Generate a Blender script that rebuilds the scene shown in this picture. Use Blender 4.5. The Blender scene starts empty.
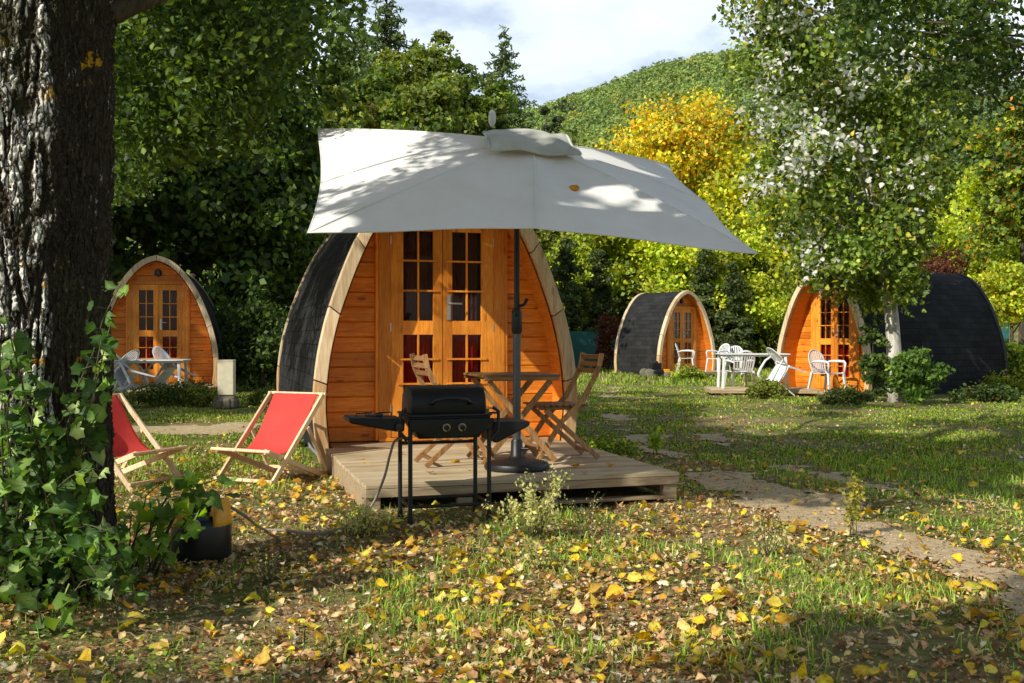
import bpy, math, random
import numpy as np
from mathutils import Vector, Matrix, noise as mnoise

random.seed(7)
R = math.radians
scene = bpy.context.scene
COL = scene.collection
CAMZ = 1.15
HZ = 338.0

def at(px, py, D):
    """world point seen at pixel (px, py) at depth D"""
    return Vector(((px-512)/1000*D, D, CAMZ-(py-HZ)/1000*D))

# sun comes from the left and from behind the camera
SUN_EL = R(35)
SUN_H = Vector((-.705, -.709, 0)).normalized()
SUN_D = Vector((SUN_H.x*math.cos(SUN_EL), SUN_H.y*math.cos(SUN_EL), math.sin(SUN_EL)))

# ---------------------------------------------------------------- noise
def _hash(ix, iy, seed):
    h = (ix.astype(np.int64)*374761393 + iy.astype(np.int64)*668265263 + seed*1442695041) & 0x7fffffff
    h = ((h ^ (h >> 13))*1274126177) & 0x7fffffff
    h = (h ^ (h >> 16)) & 0xffff
    return h/65535.0

def vnoise(x, y, scale=1.0, seed=1):
    x = np.asarray(x, float)/scale; y = np.asarray(y, float)/scale
    ix = np.floor(x); iy = np.floor(y); fx = x-ix; fy = y-iy
    fx = fx*fx*(3-2*fx); fy = fy*fy*(3-2*fy)
    a = _hash(ix, iy, seed); b = _hash(ix+1, iy, seed); c = _hash(ix, iy+1, seed); d = _hash(ix+1, iy+1, seed)
    return (a*(1-fx)+b*fx)*(1-fy)+(c*(1-fx)+d*fx)*fy

def gzn(x, y):
    x = np.asarray(x, float); y = np.asarray(y, float)
    z = .016*np.sin(1.7*x+.5)*np.cos(1.3*y) + .010*np.sin(3.9*x+2.1*y+1) + .012*np.sin(.9*y-.6*x)
    z = z + .035*np.exp(-((x+.4)**2+(y-6.0)**2)/.8) + .03*np.exp(-((x-2.9)**2+(y-3.6)**2)/.5)
    z = z + .10*np.exp(-((x+2.3)**2+(y-4.4)**2)/.9)
    far = np.clip((y-9)/10, 0, 1)
    z = z*(1-.4*far) + .06*np.sin(.21*x+1.3)*np.sin(.17*y)*far - .05*np.clip((x-4)/4, 0, 1)*np.clip((y-12)/6, 0, 1)
    return z

def gz(x, y):
    return float(gzn(x, y))

# ---------------------------------------------------------------- objects
def thing(name, label, cat, loc=(0, 0, 0), rz=0, group=None):
    o = bpy.data.objects.new(name, None); COL.objects.link(o)
    o.empty_display_size = .2
    o.location = loc; o.rotation_euler = (0, 0, rz)
    o['label'] = label; o['category'] = cat
    if group: o['group'] = group
    return o

def tag(o, label=None, cat=None, group=None, kind=None):
    if label: o['label'] = label
    if cat: o['category'] = cat
    if group: o['group'] = group
    if kind: o['kind'] = kind
    return o

def copy_tree(o, parent=None):
    c = o.copy(); COL.objects.link(c); c.parent = parent
    for ch in [k for k in bpy.data.objects if k.parent == o]:
        copy_tree(ch, c)
    return c

class MB:
    def __init__(s):
        s.v = []; s.f = []; s.c = []
    def add(s, vs, fs, var=None):
        o = len(s.v); s.v.extend([tuple(p) for p in vs]); s.f.extend([tuple(i+o for i in f) for f in fs])
        v = random.random() if var is None else var
        s.c.extend([v]*len(vs)); return s
    def box(s, c, d, M=None, var=None):
        vs = []
        for sx in (-.5, .5):
            for sy in (-.5, .5):
                for sz in (-.5, .5):
                    p = Vector((sx*d[0], sy*d[1], sz*d[2]))
                    if M: p = M @ p
                    vs.append(p+Vector(c))
        return s.add(vs, [(0, 1, 3, 2), (4, 6, 7, 5), (0, 4, 5, 1), (2, 3, 7, 6), (0, 2, 6, 4), (1, 5, 7, 3)], var)
    def beam(s, p0, p1, w, t, up=(0, 0, 1), var=None):
        p0 = Vector(p0); p1 = Vector(p1); d = p1-p0; L = d.length; d.normalize()
        side = d.cross(Vector(up))
        if side.length < 1e-4: side = d.cross(Vector((1, 0, 0)))
        side.normalize(); u = side.cross(d)
        M = Matrix((d, side, u)).transposed()
        return s.box((p0+p1)/2, (L, w, t), M, var)
    def tube(s, pts, r, n=8, var=None, caps=True):
        pts = [Vector(p) for p in pts]
        if not hasattr(r, '__len__'): r = [r]*len(pts)
        vs = []; fs = []; pu = None
        for i, p in enumerate(pts):
            d = (pts[min(i+1, len(pts)-1)]-pts[max(i-1, 0)]).normalized()
            if pu is None:
                a = Vector((0, 0, 1)) if abs(d.z) < .9 else Vector((1, 0, 0)); pu = d.cross(a).normalized()
            pu = (pu-d*pu.dot(d)).normalized(); pv = d.cross(pu)
            for k in range(n):
                a = 2*math.pi*k/n
                vs.append(p+(pu*math.cos(a)+pv*math.sin(a))*r[i])
        for i in range(len(pts)-1):
            for k in range(n):
                fs.append((i*n+k, i*n+(k+1) % n, (i+1)*n+(k+1) % n, (i+1)*n+k))
        if caps:
            fs.append(tuple(range(n-1, -1, -1))); fs.append(tuple((len(pts)-1)*n+k for k in range(n)))
        return s.add(vs, fs, var)
    def lathe(s, prof, n=24, c=(0, 0, 0), var=None):
        vs = []; fs = []; c = Vector(c)
        for (r, z) in prof:
            for k in range(n):
                a = 2*math.pi*k/n; vs.append(c+Vector((r*math.cos(a), r*math.sin(a), z)))
        for i in range(len(prof)-1):
            for k in range(n):
                fs.append((i*n+k, i*n+(k+1) % n, (i+1)*n+(k+1) % n, (i+1)*n+k))
        fs.append(tuple(range(n-1, -1, -1))); fs.append(tuple((len(prof)-1)*n+k for k in range(n)))
        return s.add(vs, fs, var)
    def extrude(s, poly, axis, a, b, var=None):
        """poly: list of 2D points (u,v); axis 'x': u=y v=z"""
        n = len(poly); vs = []
        for t in (a, b):
            for (u, v) in poly:
                vs.append((t, u, v) if axis == 'x' else ((u, t, v) if axis == 'y' else (u, v, t)))
        fs = [tuple(range(n-1, -1, -1)), tuple(range(n, 2*n))]
        for i in range(n):
            fs.append((i, (i+1) % n, n+(i+1) % n, n+i))
        return s.add(vs, fs, var)
    def build(s, name, mat, parent=None, smooth=False, bevel=0, auto=None, loc=None):
        me = bpy.data.meshes.new(name); me.from_pydata(s.v, [], s.f); me.update()
        at_ = me.attributes.new('var', 'FLOAT', 'POINT'); at_.data.foreach_set('value', s.c)
        import bmesh
        bm = bmesh.new(); bm.from_mesh(me); bmesh.ops.recalc_face_normals(bm, faces=bm.faces); bm.to_mesh(me); bm.free()
        if smooth:
            for p in me.polygons: p.use_smooth = True
            if auto:
                me.set_sharp_from_angle(angle=R(auto))
        o = bpy.data.objects.new(name, me); COL.objects.link(o)
        if mat: me.materials.append(mat)
        if parent: o.parent = parent
        if loc: o.location = loc
        if bevel:
            m = o.modifiers.new('bevel', 'BEVEL'); m.width = bevel; m.segments = 2; m.limit_method = 'ANGLE'; m.angle_limit = R(40)
        return o

def np_mesh(name, V, F, mat, parent=None, col=None, smooth=False):
    """F: (n,k) int array of equal-size faces"""
    me = bpy.data.meshes.new(name)
    V = np.asarray(V, np.float32); F = np.asarray(F, np.int32); n, k = F.shape
    me.vertices.add(len(V)); me.vertices.foreach_set('co', V.ravel())
    me.loops.add(n*k); me.loops.foreach_set('vertex_index', F.ravel())
    me.polygons.add(n); me.polygons.foreach_set('loop_start', np.arange(0, n*k, k, dtype=np.int32))
    try: me.polygons.foreach_set('loop_total', np.full(n, k, np.int32))
    except Exception: pass
    me.update(calc_edges=True)
    if col is not None:
        a = me.color_attributes.new('Col', 'FLOAT_COLOR', 'POINT')
        c = np.ones((len(V), 4), np.float32); c[:, :3] = col
        a.data.foreach_set('color', c.ravel())
    if smooth: me.polygons.foreach_set('use_smooth', np.ones(n, bool))
    o = bpy.data.objects.new(name, me); COL.objects.link(o)
    if mat: me.materials.append(mat)
    if parent: o.parent = parent
    return o

# ---------------------------------------------------------------- materials
class NT:
    def __init__(s, name):
        s.m = bpy.data.materials.new(name); s.m.use_nodes = True
        s.t = s.m.node_tree; s.t.nodes.clear(); s.out = s.n('ShaderNodeOutputMaterial')
    def n(s, typ, **kw):
        nd = s.t.nodes.new(typ)
        for k, v in kw.items():
            if k.startswith('i_'):
                nd.inputs[k[2:].replace('_', ' ')].default_value = v
            else: setattr(nd, k, v)
        return nd
    def l(s, a, b): s.t.links.new(a, b); return b
    def coord(s, scale=(1, 1, 1), kind='Object'):
        tc = s.n('ShaderNodeTexCoord'); mp = s.n('ShaderNodeMapping'); s.l(tc.outputs[kind], mp.inputs[0])
        mp.inputs['Scale'].default_value = scale; return mp.outputs[0]
    def noise(s, vec, scale, detail=4, rough=.5, dist=0):
        nd = s.n('ShaderNodeTexNoise'); s.l(vec, nd.inputs['Vector']); nd.inputs['Scale'].default_value = scale
        nd.inputs['Detail'].default_value = detail; nd.inputs['Roughness'].default_value = rough; nd.inputs['Distortion'].default_value = dist
        return nd.outputs['Fac']
    def ramp(s, fac, stops):
        nd = s.n('ShaderNodeValToRGB'); s.l(fac, nd.inputs[0]); e = nd.color_ramp.elements
        while len(e) > 1: e.remove(e[-1])
        e[0].position = stops[0][0]; c = stops[0][1]; e[0].color = (*c, 1) if len(c) == 3 else c
        for p, c in stops[1:]:
            k = e.new(p); k.color = (*c, 1) if len(c) == 3 else c
        return nd.outputs[0]
    def mix(s, a, b, fac, mode='MIX'):
        nd = s.n('ShaderNodeMix', data_type='RGBA', blend_type=mode)
        for sock, v in ((nd.inputs[0], fac), (nd.inputs[6], a), (nd.inputs[7], b)):
            if hasattr(v, 'links'): s.l(v, sock)
            else: sock.default_value = v if not isinstance(v, tuple) or len(v) == 4 else (*v, 1)
        return nd.outputs[2]
    def math(s, op, a, b=0):
        nd = s.n('ShaderNodeMath', operation=op)
        for i, v in enumerate((a, b)):
            if hasattr(v, 'links'): s.l(v, nd.inputs[i])
            else: nd.inputs[i].default_value = v
        return nd.outputs[0]
    def attr(s, name, out='Fac'):
        return s.n('ShaderNodeAttribute', attribute_name=name).outputs[out]
    def bsdf(s, color, rough=.6, metal=0, spec=.5, bump=None, bs=.3, bd=.01, **kw):
        b = s.n('ShaderNodeBsdfPrincipled')
        if hasattr(color, 'links'): s.l(color, b.inputs['Base Color'])
        else: b.inputs['Base Color'].default_value = (*color, 1)
        if hasattr(rough, 'links'): s.l(rough, b.inputs['Roughness'])
        else: b.inputs['Roughness'].default_value = rough
        b.inputs['Metallic'].default_value = metal; b.inputs['Specular IOR Level'].default_value = spec
        if bump is not None:
            bn = s.n('ShaderNodeBump'); bn.inputs['Strength'].default_value = bs; bn.inputs['Distance'].default_value = bd
            s.l(bump, bn.inputs['Height']); s.l(bn.outputs[0], b.inputs['Normal'])
        for k, v in kw.items(): b.inputs[k.replace('_', ' ')].default_value = v
        return b
    def done(s, sh):
        s.l(sh.outputs[0] if hasattr(sh, 'outputs') else sh, s.out.inputs[0]); return s.m

def wood(name, c1, c2, c3, axis='x', rough=.55, knots=0.0, scale=1.0, grey=None, spec=.4):
    t = NT(name)
    st = {'x': (1, 14, 14), 'y': (14, 1, 14), 'z': (14, 14, 1)}[axis]
    st = tuple(v*scale for v in st)
    mp = t.coord(st)
    var = t.attr('var')
    add = t.n('ShaderNodeVectorMath', operation='ADD'); t.l(mp, add.inputs[0])
    cb = t.n('ShaderNodeCombineXYZ'); vv = t.math('MULTIPLY', var, 37.0)
    for i in range(3): t.l(vv, cb.inputs[i])
    t.l(cb.outputs[0], add.inputs[1])
    g = t.noise(add.outputs[0], 2.2, 6, .6, .9)
    g2 = t.noise(add.outputs[0], 9, 4, .6)
    col = t.ramp(g, [(.30, c1), (.5, c2), (.72, c3)])
    dk = t.ramp(g2, [(.35, (.72, .70, .66)), (.6, (1, 1, 1))])
    col = t.mix(col, dk, .8, 'MULTIPLY')
    hv = t.ramp(var, [(0, (.70, .64, .56)), (.5, (.96, .95, .93)), (1, (1.18, 1.12, 1.05))])
    col = t.mix(col, hv, .9, 'MULTIPLY')
    if knots:
        kc = t.coord(tuple(3.2 if a == axis else 9 for a in 'xyz'))
        vo = t.n('ShaderNodeTexVoronoi'); t.l(kc, vo.inputs['Vector']); vo.inputs['Scale'].default_value = 1.0
        k = t.ramp(vo.outputs['Distance'], [(0, (.25, .13, .07)), (.10, (.42, .25, .14)), (.17, (1, 1, 1))])
        col = t.mix(col, k, knots, 'MULTIPLY')
    if grey:
        gn = t.noise(t.coord((1, 1, 1)), 2.3, 5, .6)
        col = t.mix(col, grey, t.ramp(gn, [(.4, (0, 0, 0)), (.65, (.75, .75, .75))]))
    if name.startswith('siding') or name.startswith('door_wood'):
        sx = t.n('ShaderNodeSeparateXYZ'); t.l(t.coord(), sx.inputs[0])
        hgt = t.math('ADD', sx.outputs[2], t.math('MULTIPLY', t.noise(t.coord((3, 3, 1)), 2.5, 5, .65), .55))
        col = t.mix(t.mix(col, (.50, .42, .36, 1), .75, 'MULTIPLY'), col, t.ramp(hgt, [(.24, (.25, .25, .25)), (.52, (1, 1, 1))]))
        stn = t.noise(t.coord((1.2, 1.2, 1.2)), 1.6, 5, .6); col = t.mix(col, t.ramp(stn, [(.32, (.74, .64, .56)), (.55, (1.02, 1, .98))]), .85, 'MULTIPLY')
    b = t.bsdf(col, rough, spec=spec, bump=g2, bs=.35, bd=.004)
    return t.done(b)

def plain(name, c, rough=.5, metal=0, spec=.5, nz=.25, sc=30, bs=.1, **kw):
    t = NT(name); v = t.noise(t.coord(), sc, 4, .6)
    v2 = t.noise(t.coord(), sc*.12, 3, .5)
    lo = tuple(x*(1-nz) for x in c); hi = tuple(min(1, x*(1+nz*.6)) for x in c)
    col = t.mix(t.ramp(v, [(.3, lo), (.7, hi)]), t.ramp(v2, [(.3, lo), (.7, hi)]), .5)
    return t.done(t.bsdf(col, rough, metal, spec, bump=v, bs=bs, bd=.002, **kw))

M = {}
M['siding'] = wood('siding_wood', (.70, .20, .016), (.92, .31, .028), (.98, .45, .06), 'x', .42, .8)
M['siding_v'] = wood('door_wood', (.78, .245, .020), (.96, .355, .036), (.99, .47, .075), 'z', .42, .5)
M['lining'] = wood('lining_wood', (.66, .19, .02), (.82, .27, .03), (.92, .38, .06), 'y', .5, .4)
M['arch'] = wood('arch_wood', (.56, .40, .24), (.78, .62, .41), (.88, .74, .54), 'z', .7, .5, .7)
M['arch_low'] = wood('arch_wood_low', (.60, .33, .13), (.76, .50, .25), (.86, .64, .38), 'z', .7, .3, .7)
M['deck'] = wood('deck_wood', (.34, .26, .15), (.58, .46, .29), (.74, .62, .43), 'x', .8, .2, 1.2, grey=(.54, .45, .30))
M['deck_dark'] = wood('deck_fascia', (.26, .19, .11), (.42, .32, .20), (.54, .43, .28), 'x', .8, .3, 1.2)
M['teak'] = wood('teak_wood', (.15, .075, .03), (.27, .14, .055), (.40, .23, .10), 'x', .5, 0, 1.5)
M['teak_z'] = wood('teak_wood_upright', (.26, .13, .05), (.44, .24, .095), (.60, .37, .17), 'z', .5, 0, 1.5)
M['beech'] = wood('beech_wood', (.70, .48, .26), (.86, .68, .45), (.93, .80, .60), 'z', .5, 0, 1.5)
M['iron'] = plain('black_metal', (.010, .010, .011), .45, .0, .45)
M['enamel'] = plain('black_enamel', (.009, .009, .009), .5, 0, .35, nz=.9, sc=9, bs=.25)
M['chrome'] = plain('brushed_steel', (.55, .55, .56), .3, .9)
M['polegrey'] = plain('grey_pole', (.10, .11, .12), .35, .6)
M['plastic'] = plain('white_plastic', (.78, .79, .80), .35, 0, .4, nz=.08, sc=6)
M['plastic_dull'] = plain('dull_plastic', (.66, .67, .66), .4, 0, .4, nz=.15, sc=6)
M['red_plain'] = plain('curtain_red', (.55, .012, .018), .9, 0, .1)
M['upper_reflection'] = plain('brown_pane_reflection', (.20, .06, .045), .9, 0, .1)
M['dark'] = plain('dark_interior', (.03, .018, .012), .9)
M['orange_p'] = plain('orange_plastic', (.85, .40, .02), .4)
M['black_p'] = plain('black_plastic', (.012, .012, .014), .35)
M['rubber'] = plain('rubber_hose', (.26, .23, .17), .6)
M['concrete'] = plain('concrete', (.72, .65, .47), .85, sc=14, bs=.3)
M['stone'] = plain('rough_stone', (.16, .14, .10), .9, sc=9, nz=.5, bs=.8)
M['white_paint'] = plain('white_paint', (.75, .76, .76), .6)
M['teal'] = plain('teal_mesh', (.02, .13, .11), .8, nz=.3, sc=4)
M['greypaint'] = plain('plinth_grey', (.28, .31, .33), .7, nz=.3, sc=8)
M['lampglass'] = plain('lamp_glass', (.10, .10, .10), .2)

def mk_roof():
    t = NT('asphalt_shingle')
    uv = t.attr('shg', 'Vector')
    br = t.n('ShaderNodeTexBrick'); t.l(uv, br.inputs['Vector'])
    br.inputs['Scale'].default_value = 1; br.inputs['Brick Width'].default_value = .30; br.inputs['Row Height'].default_value = .14
    br.inputs['Mortar Size'].default_value = .006; br.inputs['Mortar Smooth'].default_value = .2
    br.inputs['Color1'].default_value = (.024, .024, .024, 1); br.inputs['Color2'].default_value = (.040, .040, .041, 1); br.inputs['Mortar'].default_value = (.012, .012, .012, 1)
    n = t.noise(t.coord(), 60, 3, .7); n2 = t.noise(t.coord(), 1.3, 4, .6)
    c = t.mix(br.outputs['Color'], t.ramp(n, [(.3, (.6, .6, .6)), (.7, (1.25, 1.25, 1.25))]), 1.0, 'MULTIPLY')
    c = t.mix(c, t.ramp(n2, [(.35, (.7, .72, .7)), (.7, (1.2, 1.2, 1.25))]), 1.0, 'MULTIPLY')
    return t.done(t.bsdf(c, .9, spec=.12, bump=br.outputs['Fac'], bs=-.5, bd=.006))
M['roof'] = mk_roof()

def mk_glass():
    t = NT('window_glass')
    lw = t.n('ShaderNodeFresnel'); lw.inputs['IOR'].default_value = 1.6
    gl = t.n('ShaderNodeBsdfGlossy'); gl.inputs['Roughness'].default_value = .02
    tr = t.n('ShaderNodeBsdfTransparent'); tr.inputs['Color'].default_value = (.8, .8, .78, 1)
    mx = t.n('ShaderNodeMixShader'); f = t.math('MULTIPLY', lw.outputs[0], .3)
    t.l(f, mx.inputs[0]); t.l(tr.outputs[0], mx.inputs[1]); t.l(gl.outputs[0], mx.inputs[2])
    bn = t.n('ShaderNodeBump'); bn.inputs['Strength'].default_value = .12; bn.inputs['Distance'].default_value = .02
    t.l(t.noise(t.coord(), 3.5, 2, .5), bn.inputs['Height']); t.l(bn.outputs[0], gl.inputs['Normal'])
    return t.done(mx)
M['glass'] = mk_glass()

def mk_cloth(name, c, trans, tc, wsc=260, rough=.85, stain=.06):
    t = NT(name)
    n = t.noise(t.coord(), 3, 5, .65); w = t.noise(t.coord(), wsc, 2, .5); fold = t.noise(t.coord((1, 1, .4)), 2.0, 3, .5)
    col = t.ramp(n, [(.25, tuple(x*(1-stain*2) for x in c)), (.7, c)])
    b = t.bsdf(col, rough, spec=.15, bump=t.math('ADD', t.math('MULTIPLY', w, .12), fold), bs=.35, bd=.02)
    tr = t.n('ShaderNodeBsdfTranslucent'); tr.inputs['Color'].default_value = (*tc, 1)
    mx = t.n('ShaderNodeMixShader'); mx.inputs[0].default_value = trans
    t.l(b.outputs[0], mx.inputs[1]); t.l(tr.outputs[0], mx.inputs[2])
    return t.done(mx)
M['canopy'] = mk_cloth('parasol_cloth', (.98, .97, .93), .15, (.95, .92, .80))
M['cap'] = mk_cloth('parasol_cap_cloth', (.70, .70, .62), .08, (.6, .6, .5), stain=.2)
M['canvas'] = mk_cloth('red_canvas', (.88, .10, .085), .22, (.9, .06, .05), 180, stain=.16)

def mk_leaf(name, trans=.35, rough=.55, spec=.35, spots=0):
    t = NT(name); c = t.attr('Col', 'Color')
    if spots: c = t.mix(c, t.ramp(t.noise(t.coord(), 55, 4, .7), [(.32, (.35, .30, .24)), (.5, (.9, .88, .85)), (.7, (1.2, 1.2, 1.15))]), spots, 'MULTIPLY')
    b = t.bsdf(c, rough, spec=spec)
    tr = t.n('ShaderNodeBsdfTranslucent')
    tc = t.n('ShaderNodeHueSaturation'); tc.inputs['Saturation'].default_value = 1.15; tc.inputs['Value'].default_value = 1.7; tc.inputs['Hue'].default_value = .485
    t.l(c, tc.inputs['Color']); t.l(tc.outputs[0], tr.inputs['Color'])
    mx = t.n('ShaderNodeMixShader'); mx.inputs[0].default_value = trans
    t.l(b.outputs[0], mx.inputs[1]); t.l(tr.outputs[0], mx.inputs[2])
    return t.done(mx)
M['leaf'] = mk_leaf('foliage')
M['leaf_far'] = mk_leaf('foliage_far', .22, .8, .1)
M['litter'] = mk_leaf('dry_leaf', .18, .6, .3, .75)
M['grass'] = mk_leaf('grass_blade', .3, .55, .3)

def mk_bark(name, lo, hi, sc=1, lichen=False):
    t = NT(name)
    v = t.coord((7*sc, 7*sc, 1.6*sc)); n = t.noise(v, 2.0, 8, .65, .6); n2 = t.noise(t.coord(), 14, 5, .6)
    col = t.ramp(n, [(.36, lo), (.52, tuple((a+b)/2 for a, b in zip(lo, hi))), (.68, hi)])
    if lichen:
        cav_shade = t.ramp(t.math('ADD', t.attr('cav_shade'), t.math('MULTIPLY', t.math('SUBTRACT', t.noise(t.coord((1, 1, .35)), 48, 5, .75), .5), 1.5)), [(.34, (0, 0, 0)), (.62, (1, 1, 1))])
        vo = t.n('ShaderNodeTexVoronoi', feature='DISTANCE_TO_EDGE'); vo.inputs['Scale'].default_value = 1
        va = t.n('ShaderNodeVectorMath', operation='ADD'); t.l(t.coord((44, 44, 11)), va.inputs[0])
        vn = t.n('ShaderNodeTexNoise'); t.l(t.coord((6, 6, 3)), vn.inputs['Vector']); vn.inputs['Scale'].default_value = 1.6; vn.inputs['Detail'].default_value = 4
        vs_ = t.n('ShaderNodeVectorMath', operation='SCALE'); t.l(vn.outputs['Color'], vs_.inputs[0]); vs_.inputs['Scale'].default_value = 3.0
        t.l(vs_.outputs[0], va.inputs[1]); t.l(va.outputs[0], vo.inputs['Vector'])
        crack = t.ramp(vo.outputs['Distance'], [(.03, (0, 0, 0)), (.20, (1, 1, 1))])
        cav_shade = t.mix((0, 0, 0, 1), cav_shade, crack); n2 = t.math('ADD', n2, t.math('MULTIPLY', crack, .8))
        col = t.mix(t.ramp(n2, [(.3, (.022, .017, .012)), (.7, (.06, .046, .033))]), t.ramp(n2, [(.3, (.24, .215, .17)), (.7, (.80, .78, .70))]), cav_shade)
        spot = t.ramp(t.noise(t.coord(), 5.5, 3, .6), [(.66, (0, 0, 0)), (.70, (1, 1, 1))])
        sp = t.math('MULTIPLY', spot, t.ramp(t.noise(t.coord(), 30, 2, .5), [(.45, (0, 0, 0)), (.5, (1, 1, 1))]))
        col = t.mix(col, (.55, .30, .02, 1), sp)
        moss = t.ramp(t.noise(t.coord(), 2.2, 4, .7), [(.5, (0, 0, 0)), (.7, (.5, .5, .5))])
        col = t.mix(col, (.07, .085, .03, 1), moss)
    return t.done(t.bsdf(col, .9, spec=.1, bump=n2 if lichen else n, bs=.9, bd=.02))
M['bark'] = mk_bark('brown_bark', (.035, .028, .02), (.14, .115, .085))
M['bark_pale'] = mk_bark('pale_bark', (.34, .31, .26), (.80, .76, .68), .8)
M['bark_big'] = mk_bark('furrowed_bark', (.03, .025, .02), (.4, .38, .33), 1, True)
M['stem'] = plain('plant_stem', (.10, .10, .04), .7)
M['twig'] = plain('dry_twig', (.26, .17, .10), .8)

def mk_ground():
    t = NT('forest_ground'); P = t.coord(kind='Object')
    n1 = t.noise(P, .55, 5, .6); n2 = t.noise(P, 3.0, 6, .65); n3 = t.noise(P, 22, 5, .65); n4 = t.noise(P, 90, 3, .6)
    dirt = t.ramp(n3, [(.3, (.17, .12, .06)), (.5, (.34, .25, .14)), (.72, (.54, .43, .27))])
    grs = t.ramp(n3, [(.3, (.07, .09, .02)), (.55, (.15, .19, .04)), (.75, (.26, .28, .08))])
    c = t.mix(dirt, grs, t.ramp(t.math('ADD', t.math('MULTIPLY', n1, .6), t.math('MULTIPLY', n2, .4)), [(.40, (0, 0, 0)), (.55, (1, 1, 1))]))
    # beyond the glade the sheet is green meadow
    c = t.mix(c, t.ramp(n4, [(.3, (.8, .78, .74)), (.7, (1.1, 1.1, 1.1))]), .8, 'MULTIPLY')
    return t.done(t.bsdf(c, .95, spec=.1, bump=t.math('ADD', n3, t.math('MULTIPLY', n4, .4)), bs=.8, bd=.03))
M['ground'] = mk_ground()
def mk_path():
    t = NT('trodden_earth'); P = t.coord(kind='Object')
    n3 = t.noise(P, 16, 6, .7); n4 = t.noise(P, 120, 3, .7)
    c = t.ramp(n3, [(.3, (.40, .30, .17)), (.55, (.62, .49, .30)), (.75, (.78, .65, .43))])
    c = t.mix(c, t.ramp(n4, [(.3, (.72, .70, .66)), (.7, (1.12, 1.12, 1.12))]), .9, 'MULTIPLY')
    return t.done(t.bsdf(c, .95, spec=.1, bump=t.math('ADD', n3, n4), bs=.6, bd=.015))
M['path'] = mk_path()

# ---------------------------------------------------------------- camera, light, sky
cam = bpy.data.objects.new('camera', bpy.data.cameras.new('camera')); COL.objects.link(cam)
cam.data.sensor_width = 36; cam.data.lens = 36*1000/1024
cam.location = (0, 0, CAMZ); cam.rotation_euler = (R(90)-math.atan(3.5/1000), 0, 0)
cam.data.clip_start = .05; cam.data.clip_end = 3000
scene.camera = cam
sl = bpy.data.lights.new('sun', 'SUN'); sl.energy = 5.0; sl.angle = R(.5); sl.color = (1, .95, .84)
so = bpy.data.objects.new('sun', sl); COL.objects.link(so)
so.rotation_euler = SUN_D.to_track_quat('Z', 'Y').to_euler()
so.location = SUN_D*60

world = bpy.data.worlds.new('World'); scene.world = world; world.use_nodes = True
wt = world.node_tree; wt.nodes.clear()
wo = wt.nodes.new('ShaderNodeOutputWorld'); bg = wt.nodes.new('ShaderNodeBackground')
sky = wt.nodes.new('ShaderNodeTexSky'); sky.sky_type = 'NISHITA'; sky.sun_disc = False
sky.sun_elevation = SUN_EL; sky.sun_rotation = math.atan2(SUN_H.x, SUN_H.y) % (2*math.pi)
tc = wt.nodes.new('ShaderNodeTexCoord'); mp = wt.nodes.new('ShaderNodeMapping'); mp.inputs['Scale'].default_value = (1, 1, 2.2)
mp.inputs['Location'].default_value = (.35, .1, .2)
nz = wt.nodes.new('ShaderNodeTexNoise'); nz.inputs['Scale'].default_value = 2.4; nz.inputs['Detail'].default_value = 9; nz.inputs['Roughness'].default_value = .55
rp = wt.nodes.new('ShaderNodeValToRGB'); rp.color_ramp.elements[0].position = .30; rp.color_ramp.elements[1].position = .47
rp2 = wt.nodes.new('ShaderNodeValToRGB'); rp2.color_ramp.elements[0].position = .42; rp2.color_ramp.elements[0].color = (8.4, 9.8, 11.8, 1)
rp2.color_ramp.elements[1].position = .68; rp2.color_ramp.elements[1].color = (13.0, 13.5, 14.2, 1)
mx = wt.nodes.new('ShaderNodeMix'); mx.data_type = 'RGBA'
wt.links.new(tc.outputs['Generated'], mp.inputs[0]); wt.links.new(mp.outputs[0], nz.inputs['Vector'])
wt.links.new(nz.outputs['Fac'], rp.inputs[0]); wt.links.new(nz.outputs['Fac'], rp2.inputs[0])
sp_ = wt.nodes.new('ShaderNodeSeparateXYZ'); wt.links.new(tc.outputs['Generated'], sp_.inputs[0])
my = wt.nodes.new('ShaderNodeMapRange'); my.inputs[1].default_value = -.2; my.inputs[2].default_value = .45; my.inputs[3].default_value = .25; my.inputs[4].default_value = 1; wt.links.new(sp_.outputs[1], my.inputs[0])
mz = wt.nodes.new('ShaderNodeMapRange'); mz.inputs[1].default_value = .45; mz.inputs[2].default_value = .85; mz.inputs[3].default_value = 1; mz.inputs[4].default_value = .2; wt.links.new(sp_.outputs[2], mz.inputs[0])
mm = wt.nodes.new('ShaderNodeMath'); mm.operation = 'MULTIPLY'; wt.links.new(my.outputs[0], mm.inputs[0]); wt.links.new(mz.outputs[0], mm.inputs[1])
m3 = wt.nodes.new('ShaderNodeMath'); m3.operation = 'MULTIPLY'; wt.links.new(mm.outputs[0], m3.inputs[0]); wt.links.new(rp.outputs[0], m3.inputs[1])
wt.links.new(m3.outputs[0], mx.inputs[0]); wt.links.new(sky.outputs[0], mx.inputs[6]); wt.links.new(rp2.outputs[0], mx.inputs[7])
wt.links.new(mx.outputs[2], bg.inputs[0]); bg.inputs[1].default_value = .096
wt.links.new(bg.outputs[0], wo.inputs[0])
scene.view_settings.view_transform = 'Standard'; scene.view_settings.look = 'None'; scene.view_settings.exposure = 0
try:
    scene.cycles.use_denoising = True; scene.cycles.denoiser = 'OPENIMAGEDENOISE'
    scene.cycles.max_bounces = 8; scene.cycles.transparent_max_bounces = 8; scene.cycles.caustics_reflective = False; scene.cycles.caustics_refractive = False
    scene.cycles.sample_clamp_indirect = 4
except Exception: pass
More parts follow.
